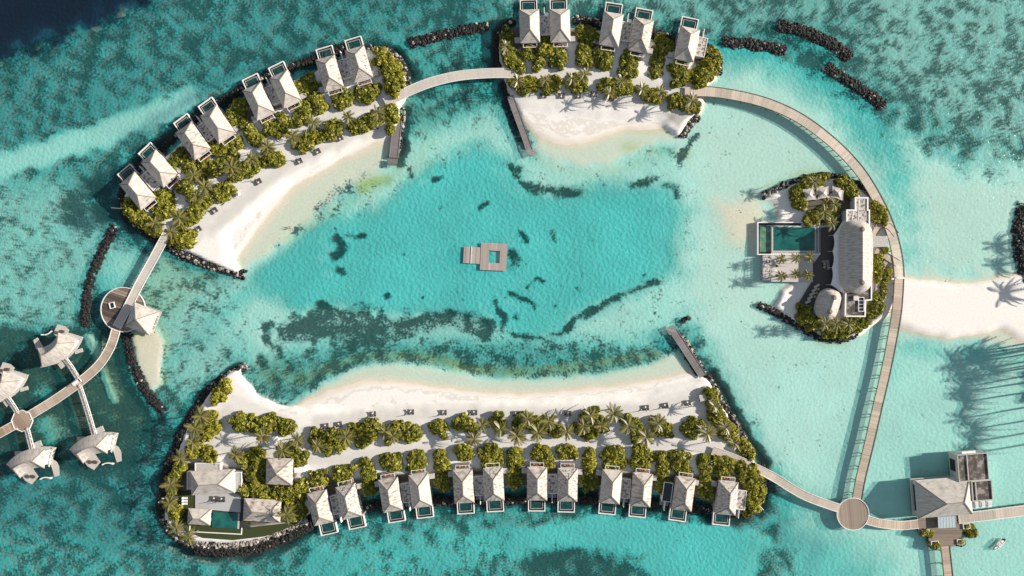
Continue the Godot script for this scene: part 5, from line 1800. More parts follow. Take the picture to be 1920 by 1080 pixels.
func jetties() -> void:
	var wood := Color(0.215, 0.195, 0.195)
	for q in [
		["straight grey jetty with a stepped end on the right of the top left beach", [745, 226, 742, 260, 738, 296], 3.0, [727.5, 297, 746, 298, 744, 311, 726.5, 310]],
		["straight grey jetty slanting off the left of the top middle beach", [957, 180, 968, 212, 982, 250, 993, 282], 2.2, [988, 284, 1002, 279.5, 1007, 288, 993, 295]],
		["straight grey jetty slanting off the right of the bottom beach", [1318, 705, 1300, 677.5, 1282, 650, 1263.5, 622], 2.6, [1248, 616, 1262, 609, 1269, 622, 1256, 629]]]:
		walkway("beach_jetty", q[0], q[1], q[2], 1.1, wood, 0.16, M.grey, true, Vector2.ZERO, "jetty")
		var o: Node3D = get_child(get_child_count() - 1)
		var c := o.position
		part(o, "end_platform", deck_planks(plan(q[3], 1.3, c), 1.3, wood, 0.3, 0.05 if q[3][0] < 900 else 0.35, 0.42), M.timber, Vector3.ZERO, 0.0, "stuff")
	var c := at(925.5, 481.5, 0.7)
	var o := thing("floating_platform", "square floating plank platform with a square hole in the middle of the lagoon", "platform", Vector3(c.x, 0, c.z), deg_to_rad(-2.5))
	for q in [[-4.9, -1.9, -5.1, 5.1], [2.3, 4.9, -5.1, 5.1], [-1.9, 2.3, -5.1, -2.3], [-1.9, 2.3, 2.3, 5.1]]:
		part(o, "planks", deck_planks(PackedVector2Array([Vector2(q[0], q[2]), Vector2(q[1], q[2]), Vector2(q[1], q[3]), Vector2(q[0], q[3])]), 0.7, Color(0.40, 0.345, 0.315), 0.22, PI / 2, 0.32), M.timber, Vector3.ZERO, 0.0, "stuff")
	for q in [[-3.4, 0.0], [3.6, 0.0], [0.2, -3.7], [0.2, 3.7]]:
		var s := Shape.new()
		s.box(Vector3(q[0], 0.28, q[1]), Vector3(2.6 if q[1] == 0.0 else 4.0, 0.6, 9.6 if q[1] == 0.0 else 2.4))
		part(o, "float", s.done(), M.dark)
	c = at(885, 478.5, 0.6)
	o = thing("floating_platform", "smaller floating plank platform on the left of the square one", "platform", Vector3(c.x, 0, c.z), deg_to_rad(-3.0))
	part(o, "planks", deck_planks(PackedVector2Array([Vector2(-3.2, -3.1), Vector2(3.2, -3.1), Vector2(3.2, 3.1), Vector2(-3.2, 3.1)]), 0.6, Color(0.40, 0.345, 0.315), 0.2, PI / 2, 0.32), M.timber, Vector3.ZERO, 0.0, "stuff")
	var s := Shape.new()
	s.box(Vector3(0, 0.22, 0), Vector3(5.8, 0.5, 5.6))
	part(o, "float", s.done(), M.dark)
	s = Shape.new()
	s.bar(Vector3(-0.3, 0.75, -3.2), Vector3(-0.3, 0.75, 3.2), 0.2, 0.12)
	part(o, "joint_beam", s.done(), M.white)

func boardwalks() -> void:
	var pale := Color(0.60, 0.55, 0.49)
	var brown := Color(0.49, 0.395, 0.31)
	walkway("boardwalk", "pale curved boardwalk from the top left island to the top middle island", [722, 193, 745, 181, 775, 167, 810, 154, 850, 144, 890, 139, 930, 137, 960, 137.5, 984, 139], 3.3, 2.4, pale, 0.07, M.white)
	walkway("boardwalk", "long boardwalk sweeping from the top middle island past the pool island", [1284, 172, 1330, 172, 1375, 178, 1420, 188, 1460, 202, 1500, 222, 1540, 250, 1580, 285, 1615, 325, 1643, 370, 1662, 410, 1676, 450, 1684, 490, 1686, 520], 3.6, 2.1, Color(0.56, 0.475, 0.39), 0.16, M.pile)
	walkway("boardwalk", "long straight boardwalk from the pool island down to the round crossing deck", [1686, 522, 1682, 580, 1672, 640, 1660, 700, 1646, 760, 1630, 830, 1614, 896, 1607, 935], 3.4, 2.1, brown, 0.26, M.pile)
	walkway("boardwalk", "curved boardwalk from the bottom island to the round crossing deck", [1336, 844, 1380, 861, 1420, 879, 1455, 897, 1485, 916, 1515, 932, 1550, 945, 1574, 953], 2.9, 2.4, Color(0.54, 0.47, 0.40), 0.14, M.white)
	walkway("boardwalk", "short curved boardwalk from the round crossing deck to the arrival house", [1624, 974, 1650, 981, 1690, 985, 1722, 982], 3.0, 2.2, brown, 0.22, M.white)
	walkway("boardwalk", "boardwalk from the arrival house to the right edge", [1797, 972, 1850, 966, 1920, 957, 1990, 948], 3.6, 2.2, Color(0.54, 0.47, 0.40), 0.16, M.white)
	walkway("boardwalk", "boardwalk running down from the landing deck to the bottom edge", [1772, 1024, 1775, 1050, 1779, 1090, 1783, 1150], 3.2, 2.2, brown, 0.2, M.pile)
	walkway("boardwalk", "straight pale boardwalk from the top left island down to the round deck", [313, 438, 285, 490, 260, 535, 240, 575, 219, 614], 2.9, 2.5, pale, 0.08, M.white)
	walkway("boardwalk", "curved brown boardwalk from the round deck to the eight-sided deck", [218, 617, 207, 651, 185, 685, 150, 716, 110, 745, 72, 769, 52, 781], 3.0, 2.2, brown, 0.24, M.white)
	walkway("boardwalk", "brown boardwalk from the eight-sided deck to the left edge", [29, 796, 0, 812, -50, 838], 3.0, 2.2, Color(0.36, 0.26, 0.19), 0.24, M.white)
	walkway("footbridge", "narrow footbridge to the topmost stilt villa", [147, 711, 133, 688, 122, 673], 1.5, 1.9, Color(0.27, 0.23, 0.22), 0.35, M.white, true, Vector2(0, 1), "footbridge")
	walkway("footbridge", "narrow footbridge to the stilt villa on the left edge", [34, 776, 24, 760, 14, 746], 1.5, 1.9, Color(0.27, 0.23, 0.22), 0.35, M.white, true, Vector2(0, 1), "footbridge")
	walkway("footbridge", "long narrow footbridge to the right hand lower stilt villa", [148, 722, 160, 758, 172, 798, 177, 817], 1.6, 1.9, Color(0.24, 0.2, 0.2), 0.35, M.white, true, Vector2(1, 0), "footbridge")
	walkway("footbridge", "narrow footbridge to the left hand lower stilt villa", [50, 803, 56, 826, 61, 848], 1.6, 1.9, Color(0.24, 0.2, 0.2), 0.35, M.white, true, Vector2(1, 0), "footbridge")
	walkway("footbridge", "upper curved footbridge from the boardwalk to the long hall", [1680, 440, 1666, 424, 1650, 422, 1640, 436, 1636, 446], 2.1, 2.0, brown, 0.18, M.pile, true, Vector2.ZERO, "footbridge")
	walkway("footbridge", "lower straight footbridge from the boardwalk to the long hall", [1683, 494, 1670, 486, 1655, 476, 1642, 470], 2.4, 2.0, brown, 0.2, M.pile, true, Vector2.ZERO, "footbridge")
	walkway("footbridge", "narrow curved footbridge down the right side of the long hall", [1664, 488, 1654, 504, 1647, 528, 1645, 552], 1.9, 1.9, brown, 0.25, M.pile, true, Vector2.ZERO, "footbridge")
	# golf cart on the brown boardwalk
	var c := at(142.5, 717.5, 3.9)
	var o := thing("golf_cart", "white roofed golf cart on the curved brown boardwalk", "golf cart", Vector3(c.x, 2.25, c.z), deg_to_rad(126.0))
	var s := Shape.new()
	s.box(Vector3(0, 1.85, -0.1), Vector3(1.3, 0.08, 2.6))
	part(o, "roof", s.done(), M.white)
	s = Shape.new()
	s.box(Vector3(0, 0.5, -0.1), Vector3(1.2, 0.35, 2.9))
	s.box(Vector3(0, 0.75, 1.15), Vector3(1.1, 0.4, 0.5))
	var body := part(o, "body", s.done(), M.white)
	for k in [0.25, -0.8]:
		s = Shape.new()
		s.box(Vector3(0, 0.82, k), Vector3(1.1, 0.2, 0.5))
		part(body, "seat", s.done(), M.dark)
	s = Shape.new()
	s.box(Vector3(0, 1.35, 1.15), Vector3(1.1, 0.85, 0.05), Basis(Vector3.RIGHT, -0.3))
	part(body, "windscreen", s.done(), M.window)
	for k in [[-0.58, 1.0], [0.58, 1.0], [-0.58, -1.15], [0.58, -1.15]]:
		s = Shape.new()
		s.tube(Vector3(k[0] - 0.1, 0.25, k[1]), Vector3(k[0] + 0.1, 0.25, k[1]), 0.25, 0.25, 10)
		part(o, "wheel", s.done(), M.dark)
		s = Shape.new()
		s.tube(Vector3(k[0] * 0.95, 0.6, k[1] * 0.95), Vector3(k[0] * 0.95, 1.84, k[1] * 0.85), 0.03, 0.03, 5)
		part(o, "roof_post", s.done(), M.metal)
	for q in [["white pipe sticking out to the reef from the left tip of the top left island", [209, 389.5, 249, 393]], ["white pipe lying over stones below the bedroom house", [557, 984, 576, 962]], ["thin white pipe beside the last villa at the right of the bottom island", [1414, 937, 1431, 956]], ["thin white pipe beside the top middle island's last villa", [1330, 103, 1342, 89]]]:
		var p := plan(q[1], 1.2)
		o = thing("pipe", q[0], "pipe", Vector3(p[0].x, 1.2, p[0].y))
		s = Shape.new()
		s.tube(Vector3.ZERO, Vector3(p[1].x - p[0].x, 0.2, p[1].y - p[0].y), 0.16, 0.16, 8)
		part(o, "tube", s.done(), M.white)
		s = Shape.new()
		s.tube(Vector3(p[1].x - p[0].x, -1.6, p[1].y - p[0].y), Vector3(p[1].x - p[0].x, 0.2, p[1].y - p[0].y), 0.12, 0.12, 6)
		part(o, "support", s.done(), M.pile)

func stones() -> void:
	for q in [
		["long dark rock breakwater below the reef left of the top middle island", [766, 82, 800, 73, 840, 64, 880, 55, 914, 48], 2.1],
		["short dark rock breakwater right of the top middle island", [1353, 79, 1380, 80, 1410, 83, 1440, 88, 1472, 95], 2.1],
		["upper of two curved dark breakwaters at the top right", [1458, 47, 1490, 54, 1520, 64, 1550, 78, 1575, 92, 1594, 110], 2.5],
		["lower of two curved dark breakwaters at the top right", [1549, 126, 1575, 142, 1600, 158, 1630, 178, 1658, 198], 2.2],
		["black curved breakwater left of the boardwalk on the left reef", [216, 422, 204, 445, 188, 478, 174, 510, 165, 545, 161, 575, 160, 612], 1.9],
		["black curved breakwater below the pointed pavilion", [238, 625, 243, 655, 252, 690, 266, 722, 286, 750, 308, 772], 1.8],
		["dark breakwater cut by the right edge above the sandbank", [1922, 382, 1913, 410, 1911, 440, 1913, 470, 1920, 500, 1930, 530], 2.6]]:
		var dark: bool = q[1][0] < 320
		boulders("breakwater", q[0], "breakwater", q[1], q[2], 0.55 if dark else 0.9, 0.01 if dark else 0.05, 4.5, "rock breakwaters in the sea")
	var b := "stone banks round the islands"
	for q in [
		["dark stone bank round the left tip of the top left island", [235, 335, 229, 368, 238, 398, 258, 424, 285, 444, 303, 455], 1.6, 0.06],
		["pale speckled stone spit at the bottom end of the top left island", [312, 456, 330, 469, 352, 482, 376, 491, 400, 498, 430, 508, 460, 517], 1.9, 0.32],
		["dark stone bank behind the top left villas", [250, 322, 300, 282, 350, 236, 400, 198, 460, 164, 520, 134, 570, 118, 640, 92, 690, 88], 1.3, 0.05],
		["stone bank round the right end of the top left island", [692, 90, 728, 95, 750, 114, 762, 140, 768, 166], 1.4, 0.35],
		["narrow pale stone bank beside the top left jetty", [758, 204, 755, 230, 750, 255, 746, 282, 741, 300], 1.0, 0.6],
		["dark stone bank on the left of the top middle island", [938, 132, 931, 100, 934, 70, 946, 48, 965, 38], 1.4, 0.03],
		["dark stones along the left jetty of the top middle island", [944, 152, 950, 178, 962, 205, 976, 232, 986, 262], 0.9, 0.05],
		["dark stone bank between the top middle villas", [1074, 36, 1100, 40, 1128, 44], 1.8, 0.10],
		["dark stone bank above the right hand top middle villas", [1222, 62, 1245, 68, 1262, 76], 1.6, 0.08],
		["stone bank at the right end of the top middle island", [1322, 84, 1340, 96, 1349, 115, 1348, 140], 1.2, 0.2],
		["pale stone groyne at the right end of the top middle beach", [1308, 215, 1298, 228, 1286, 244, 1276, 257], 1.5, 0.5],
		["pale heap of stones on the upper left tip of the bottom island", [462, 684, 452, 690, 444, 696, 434, 702, 424, 708], 1.6, 0.65],
		["dark stone bank down the left side of the bottom island", [424, 709, 400, 728, 376, 757, 354, 795, 336, 830, 320, 868, 309, 915, 306, 962], 2.2, 0.10],
		["dark stone bank at the bottom left corner of the bottom island", [306, 965, 315, 990, 330, 1006, 350, 1016, 368, 1021], 1.9, 0.2],
		["broad pale stone bank below the lawn of the large villa", [368, 1015, 400, 1019, 440, 1020, 480, 1014, 515, 1003, 545, 989, 575, 973], 2.3, 0.85],
		["dark foot of the stone bank below the lawn", [366, 1029, 400, 1034, 440, 1034, 485, 1027, 520, 1015, 556, 998, 585, 984], 1.9, 0.02],
		["dark stones under the left bottom villas", [585, 972, 640, 958, 690, 950, 740, 944, 800, 941, 850, 940], 1.6, 0.08],
		["dark stones under the middle bottom villas", [850, 940, 900, 938, 960, 938, 1020, 937, 1080, 937, 1140, 938], 1.5, 0.05],
		["dark stones under the right bottom villas", [1140, 938, 1200, 942, 1260, 948, 1320, 955, 1380, 962, 1400, 965], 1.6, 0.08],
		["stone bank round the right end of the bottom island", [1400, 964, 1420, 946, 1432, 920, 1434, 895, 1424, 868], 1.3, 0.15],
		["speckled stone bank up the right side of the bottom island", [1416, 855, 1402, 832, 1384, 802, 1366, 772, 1350, 742, 1336, 718, 1324, 700], 1.1, 0.5],
		["stones piled along the right bottom jetty", [1322, 700, 1306, 674, 1290, 646, 1274, 626], 0.9, 0.45],
		["dark stones on the left of the right bottom jetty", [1308, 702, 1292, 676, 1275, 648], 0.8, 0.03],
		["small rock heap off the end of the right bottom jetty", [1279, 603, 1285, 599, 1291, 594], 0.7, 0.1],
		["speckled stone spit at the upper left of the pool island", [1428, 368, 1445, 361, 1462, 353, 1480, 345], 1.5, 0.4],
		["stone bank along the top of the pool island", [1480, 345, 1505, 335, 1535, 329, 1570, 331, 1600, 341], 1.1, 0.15],
		["pale stones at the upper right of the pool island", [1600, 342, 1618, 352, 1632, 366, 1642, 382], 1.3, 0.5],
		["dark stone spit at the lower left of the pool island", [1422, 571, 1440, 578, 1460, 589, 1482, 602, 1505, 615], 1.4, 0.15],
		["dark stone bank along the bottom of the pool island", [1505, 616, 1525, 628, 1550, 635, 1580, 636, 1606, 628], 1.2, 0.02]]:
		boulders("stone_bank", q[0], "stone bank", q[1], q[2], 0.9, q[3], 5.0, b)

func garden() -> void:
	var beds := [
		["%s leafy shrub bed from the left along the villas of the top left island", "shrubs by the top left villas", 2.9, 0.25, [
			[[241, 390, 262, 406, 280, 421, 299, 433], 12], [[296, 398, 309, 401, 326, 387], 11], [[303, 366, 310, 380], 15], [[338, 357, 352, 346, 360, 366], 11], [[350, 304, 363, 317, 378, 331], 12], [[384, 306, 400, 318, 425, 306, 446, 291], 12], [[400, 283, 425, 280, 448, 268], 11], [[463, 235, 474, 250, 483, 263], 11], [[500, 236, 515, 246, 528, 240, 526, 217], 12], [[552, 226, 568, 222, 577, 208, 566, 198], 10], [[588, 180, 600, 195, 603, 207], 10], [[629, 190, 645, 196, 653, 176], 12], [[677, 177, 696, 180, 702, 165], 13], [[243, 376, 246, 388], 8]]],
		["%s leafy shrub bed from the left beside the beach of the top left island", "shrubs by the top left beach", 2.5, 0.3, [
			[[330, 451, 356, 449], 13], [[344, 418, 365, 398, 386, 377], 13], [[405, 366, 428, 354], 14], [[440, 328, 465, 318, 479, 308], 13], [[504, 300, 519, 298], 13], [[557, 278, 574, 269, 590, 258], 13], [[615, 247, 628, 243], 16], [[656, 236, 673, 242, 691, 228, 710, 224], 12], [[735, 205, 738, 220], 10], [[732, 235, 733, 247], 6]]],
		["tall dense shrub thicket at the right end of the top left island%s", "", 4.2, 0.55, [[[706, 106, 724, 113, 734, 130, 738, 150, 741, 168], 16]]],
		["%s shrub bed from the left between villas and path on the top middle island", "shrubs by the top middle villas", 2.8, 0.1, [
			[[949, 62, 949, 85, 953, 106, 960, 121, 976, 127], 11], [[984, 99, 1000, 100], 11], [[1008, 120], 12], [[1043, 100, 1047, 114], 14], [[1092, 90, 1094, 104, 1095, 117], 13], [[1130, 102, 1135, 118], 15], [[1176, 106, 1186, 118, 1182, 129, 1170, 128], 13], [[1240, 78, 1236, 100, 1232, 120, 1228, 138], 13], [[1267, 130, 1279, 138, 1271, 151], 13]]],
		["%s dark shrub thicket from the left between the bottom villas, above the stones", "thickets between the bottom villas", 2.2, -0.05, [
			[[690, 905, 696, 922], 11], [[828, 896, 832, 908], 12], [[964, 890, 968, 905], 12], [[1104, 896, 1104, 908], 12], [[1242, 900, 1242, 915], 12], [[1322, 905, 1322, 922], 11], [[560, 950, 566, 962], 9]]],
		["%s dark shrub thicket from the left behind the top left villas", "thickets behind the top left villas", 2.2, -0.05, [
			[[328, 312, 340, 292], 11], [[436, 216, 452, 196, 440, 236], 13], [[560, 168, 584, 152, 572, 176], 13]]],
		["%s dark shrub thicket from the left behind the top middle villas", "thickets behind the top middle villas", 2.2, -0.05, [
			[[1086, 62, 1104, 66, 1112, 78], 13], [[1240, 80, 1254, 90], 10], [[1022, 70, 1022, 84], 6]]],
		["bushy yellow-green tree between the first two top middle villas%s", "", 4.2, 0.7, [[[1021, 93, 1028, 92], 13]]],
		["tall thicket at the right end of the top middle island%s", "", 3.8, 0.5, [[[1335, 102, 1331, 122, 1320, 142, 1303, 153], 17]]],
		["%s shrub bed from the left above the top middle beach", "shrubs by the top middle beach", 2.4, 0.35, [
			[[965, 160, 985, 162, 996, 158], 13], [[1020, 162, 1045, 155], 13], [[1072, 158, 1096, 156], 14], [[1125, 158, 1150, 164, 1176, 165, 1142, 174], 12], [[1200, 176, 1224, 180, 1238, 180], 11], [[1265, 190, 1288, 195, 1305, 196], 14]]],
		["%s shrub clump from the top down the left shore of the bottom island", "shrubs on the left shore of the bottom island", 3.0, 0.5, [
			[[426, 723, 412, 738, 403, 755], 11], [[396, 782, 399, 800, 385, 812, 379, 793], 14], [[366, 836, 362, 852], 12], [[392, 843, 394, 855], 11], [[326, 892, 322, 924], 9], [[325, 950, 332, 966], 10]]],
		["%s shrub clump from the left in the garden of the large villa", "shrubs in the large villa garden", 3.2, 0.3, [
			[[444, 791, 465, 792, 490, 797, 510, 793], 15], [[459, 918], 9], [[470, 858, 486, 851, 482, 876, 472, 895], 12], [[482, 895, 486, 915], 10], [[526, 797, 546, 800], 14], [[506, 926, 540, 926, 556, 912, 560, 934, 546, 946], 12], [[545, 846, 560, 860, 566, 853], 13], [[541, 962, 560, 966], 9], [[452, 850, 458, 872], 9], [[340, 872, 336, 890], 9], [[478, 925, 500, 928], 8], [[570, 905, 572, 930], 9]]],
		["%s trimmed shrub bed from the left between the villas and path of the bottom island", "shrubs by the bottom villas", 2.7, 0.4, [
			[[590, 894, 600, 905, 612, 886], 11], [[635, 884, 641, 896, 660, 876], 11], [[687, 868, 692, 884, 694, 898], 10], [[725, 864, 742, 862, 735, 880], 12], [[772, 860, 793, 857, 776, 876], 12], [[828, 850, 828, 865, 829, 882], 11], [[862, 848, 880, 848], 11], [[905, 850, 926, 845, 932, 860, 912, 867], 12], [[965, 845, 965, 860, 966, 876], 12], [[1001, 850, 1020, 843, 1026, 860, 1030, 873], 11], [[1050, 851, 1065, 843, 1077, 851], 9], [[1103, 845, 1104, 862, 1106, 882], 11], [[1139, 850, 1160, 850, 1140, 869, 1166, 866], 12], [[1189, 850, 1206, 848, 1212, 866, 1184, 872], 11], [[1238, 855, 1242, 872, 1244, 892], 11], [[1268, 857, 1283, 856, 1270, 876, 1290, 876], 11], [[1318, 858, 1320, 875, 1322, 893], 11], [[1340, 860, 1355, 867, 1370, 873, 1348, 886], 11]]],
		["tall thicket round the last villa at the right of the bottom island%s", "", 3.4, 0.5, [[[1395, 880, 1412, 896, 1417, 916, 1410, 936, 1406, 952], 16]]],
		["%s leafy shrub bed from the left beside the beach of the bottom island", "shrubs by the bottom beach", 2.8, 0.3, [
			[[590, 815, 606, 834, 626, 840, 640, 828, 618, 811], 14], [[668, 806, 688, 811, 700, 800, 680, 829], 15], [[730, 817, 745, 801, 765, 812, 786, 812], 14], [[817, 797, 833, 808], 11], [[855, 789, 872, 795, 886, 800], 13], [[931, 782, 938, 801], 13], [[972, 800, 985, 786, 1000, 796], 12], [[1012, 786, 1026, 797], 11], [[1038, 806, 1046, 806], 11], [[1095, 786, 1110, 779, 1128, 796, 1106, 808, 1090, 801], 14], [[1178, 789, 1194, 800, 1190, 814], 14], [[1228, 789, 1240, 800, 1248, 811], 13], [[1286, 805, 1305, 805, 1295, 797], 14]]],
		["%s shrub clump from the top along the right edge of the bottom island", "shrubs on the right edge of the bottom island", 2.8, 0.5, [
			[[1330, 735, 1336, 756], 10], [[1340, 770, 1348, 788], 13], [[1356, 800, 1372, 818], 13], [[1386, 832, 1402, 850], 11]]],
		["%s shrub clump from the left along the top of the pool island", "shrubs at the top of the pool island", 2.6, 0.4, [
			[[1491, 354, 1498, 371, 1503, 387], 10], [[1508, 344, 1522, 340, 1545, 336], 10], [[1513, 411, 1531, 405], 10], [[1546, 396, 1553, 406, 1561, 386], 9], [[1573, 341, 1590, 349, 1600, 368], 11], [[1637, 385, 1645, 399, 1651, 411], 12]]],
		["%s shrub clump from the top down the right side of the long hall", "shrubs right of the long hall", 2.0, 0.5, [
			[[1658, 470], 6], [[1644, 482, 1647, 500, 1644, 520], 8], [[1663, 508, 1656, 530, 1653, 556], 5]]],
		["%s shrub mass from the left along the bottom of the pool island", "shrubs at the bottom of the pool island", 2.8, 0.15, [
			[[1504, 582, 1511, 598, 1526, 611], 13], [[1545, 622, 1565, 619, 1585, 622], 12], [[1604, 609, 1622, 595], 13], [[1640, 582, 1645, 562], 12]]],
		["%s round bush from the left in the planters of the landing deck", "bushes in the landing deck planters", 1.9, 0.6, [
			[[1733, 998], 5], [[1743, 1000], 6], [[1753, 1021], 7], [[1801, 1016], 7], [[1814, 987], 6], [[1823, 998], 9]]]]
	for q in beds:
		var k := 0
		for s in q[4]:
			var label: String = q[0] % (ORD[k] if q[4].size() > 1 else "")
			var extra := 1.2 if q[1] == "bushes in the landing deck planters" else 0.0
			shrub(label, q[1], s[0], s[1], q[2] + extra, q[3] + rng.randf_range(-0.12, 0.12), "shrub" if q[2] < 4.0 else "tree")
			k += 1

func palms() -> void:
	var sets := [
		["%s coconut palm from the left on the path of the top left island", "palms on the top left island", 1.0, 1.0, [[293, 418], [322, 436], [341, 411], [367, 330], [372, 368], [390, 352], [437, 315], [440, 321], [472, 297], [505, 276], [551, 257], [590, 233], [653, 220], [708, 213]]],
		["%s coconut palm from the left on the top middle island", "palms on the top middle island", 0.95, 1.0, [[949, 89], [971, 154], [1023, 154], [1072, 148], [1096, 142], [1141, 178], [1162, 153], [1201, 171], [1237, 173], [1295, 193]]],
		["%s coconut palm from the top on the left shore of the bottom island", "palms on the left shore of the bottom island", 1.08, 1.0, [[380, 779], [370, 800], [364, 828], [340, 858], [324, 905], [320, 944], [334, 989], [359, 1004]]],
		["%s coconut palm from the left in the garden of the large villa", "palms in the large villa garden", 1.1, 1.05, [[442, 852], [494, 817], [534, 842], [540, 960], [559, 826]]],
		["%s coconut palm from the left in the left half of the bottom beach shrubs", "palms at the left of the bottom beach", 1.0, 1.0, [[597, 834], [651, 819], [722, 808], [739, 815], [889, 821], [904, 796], [939, 803]]],
		["%s coconut palm from the left in the right half of the bottom beach shrubs", "palms at the right of the bottom beach", 1.12, 1.05, [[968, 815], [989, 786], [1009, 809], [1029, 788], [1063, 809], [1093, 797], [1107, 780], [1126, 798], [1148, 773], [1176, 796], [1209, 818], [1231, 793], [1323, 812]]],
		["%s coconut palm from the top on the right edge of the bottom island", "palms on the right edge of the bottom island", 0.95, 0.95, [[1338, 760], [1357, 801], [1374, 828]]],
		["%s potted coconut palm from the left on the paved pool terrace", "palms on the pool terrace", 0.72, 0.95, [[1465, 485], [1466, 517], [1492, 515], [1493, 483], [1513, 515], [1517, 481]]],
		["%s coconut palm from the left among the upper shrubs of the pool island", "palms at the top of the pool island", 0.85, 1.0, [[1523, 341], [1543, 399], [1548, 381], [1556, 418], [1563, 384]]],
		["%s pale coconut palm from the left on the lower shore of the pool island", "palms at the bottom of the pool island", 0.85, 1.0, [[1544, 608], [1564, 608], [1586, 608]]]]
	for q in sets:
		var k := 0
		for s in q[4]:
			palm(s[0], s[1], q[0] % ORD[k], q[1], q[2] * 0.86 * rng.randf_range(0.92, 1.06), q[3] * rng.randf_range(0.9, 1.1))
			k += 1
	# the wooded island that lies just past the sandbank and throws its shade over it
	var k := 0
	for s in [[2075, 470], [2085, 520], [2060, 680], [2045, 650], [2015, 650], [2025, 690], [2010, 740], [2035, 790], [2015, 840], [2040, 660], [2030, 815], [2075, 430], [2030, 640], [2000, 680], [2005, 770], [2010, 720], [2002, 655], [2018, 705]]:
		palm(s[0], s[1], "%s tall coconut palm on the wooded island past the sandbank" % ORD[k], "palms on the wooded island", 1.5, 1.75)
		k += 1
	k = 0
	for s in [[[2078, 680, 2080, 740], 14], [[2085, 440, 2088, 490], 14]]:
		shrub("broad dark thicket on the wooded island right of the sandbank, %s" % ["lower one", "upper one"][k], "thickets on the wooded island", s[0], s[1], 11.0, 0.0, "tree", "tree_thicket")
		k += 1

func beach_things() -> void:
	for q in [["nearest the left boardwalk on the top left beach", 375, 431, 35], ["below the second palm bed on the top left beach", 405, 396, 35], ["in the middle of the top left beach", 487, 342, 30], ["below the small round bed on the top left beach", 563, 304, 25], ["below the long bed on the top left beach", 597, 286, 28], ["below the round bed on the top left beach", 639, 261, 25], ["nearest the jetty on the top left beach", 704, 240, 8],
		["first from the left on the top middle beach", 1018, 182, 5], ["second from the left on the top middle beach", 1052, 182, 0], ["third from the left on the top middle beach", 1083, 182, 3], ["fourth from the left on the top middle beach", 1112, 179, -4], ["last to the right on the top middle beach", 1144, 187, 0],
		["first from the left on the bottom beach", 612, 797, 186], ["second from the left on the bottom beach", 637, 794, 190], ["third from the left on the bottom beach", 700, 775, 185], ["fourth from the left on the bottom beach", 771, 771, 180], ["fifth from the left on the bottom beach", 832, 772, 181], ["sixth from the left on the bottom beach", 889, 772, 180], ["seventh from the left on the bottom beach", 967, 774, 182], ["eighth from the left on the bottom beach", 1064, 773, 172], ["third from the right on the bottom beach", 1209, 763, 185], ["second from the right on the bottom beach", 1245, 759, 188], ["last to the right on the bottom beach", 1287, 754, 186]]:
		lounge_set(q[0], q[1], q[2], q[3])
	tent("beach_umbrella", "open white square umbrella on the top left beach", [440, 360, 449, 357, 453, 366, 444, 370], [446.5, 363.5], 2.1, 3.0, M.white, "umbrella")
	var c := at(1317, 745, 2.2)
	var o := thing("cabana", "small grey roofed cabana at the right end of the bottom beach", "cabana", Vector3(c.x, 0.8, c.z), 0.25)
	var s := Shape.new()
	s.box(Vector3(0, 2.1, 0), Vector3(2.5, 0.12, 2.5))
	part(o, "roof", s.done(), M.canvas)
	for k in [[-1.1, -1.1], [1.1, -1.1], [-1.1, 1.1], [1.1, 1.1]]:
		s = Shape.new()
		s.box(Vector3(k[0], 1.0, k[1]), Vector3(0.12, 2.1, 0.12))
		part(o, "post", s.done(), M.brown)
	s = Shape.new()
	s.box(Vector3(0, 0.3, 0), Vector3(1.9, 0.4, 1.9))
	part(o, "daybed", s.done(), M.white)
	for k in 2:
		var p := at(420.0 + k * 9.0, 384.0 - k * 8.0)
		o = thing("wooden_bench", "low dark bench on the top left beach, %s" % ("lower of two" if k == 0 else "upper of two"), "bench", p + Vector3(0, 0.9, 0), 0.6, "benches on the top left beach")
		s = Shape.new()
		s.box(Vector3(0, 0.4, 0), Vector3(1.5, 0.08, 0.45))
		part(o, "seat", s.done(), M.brown)
		for m in [-0.6, 0.6]:
			s = Shape.new()
			s.box(Vector3(m, 0.18, 0), Vector3(0.08, 0.36, 0.4))
			part(o, "leg", s.done(), M.brown)
	# two bathers wading
	bather("person standing in the shallows off the top left beach, left of two", 544, 425, 0.4, M.dark)
	bather("person standing in the shallows off the top left beach, right of two", 545.5, 428, -2.4, M.orange)

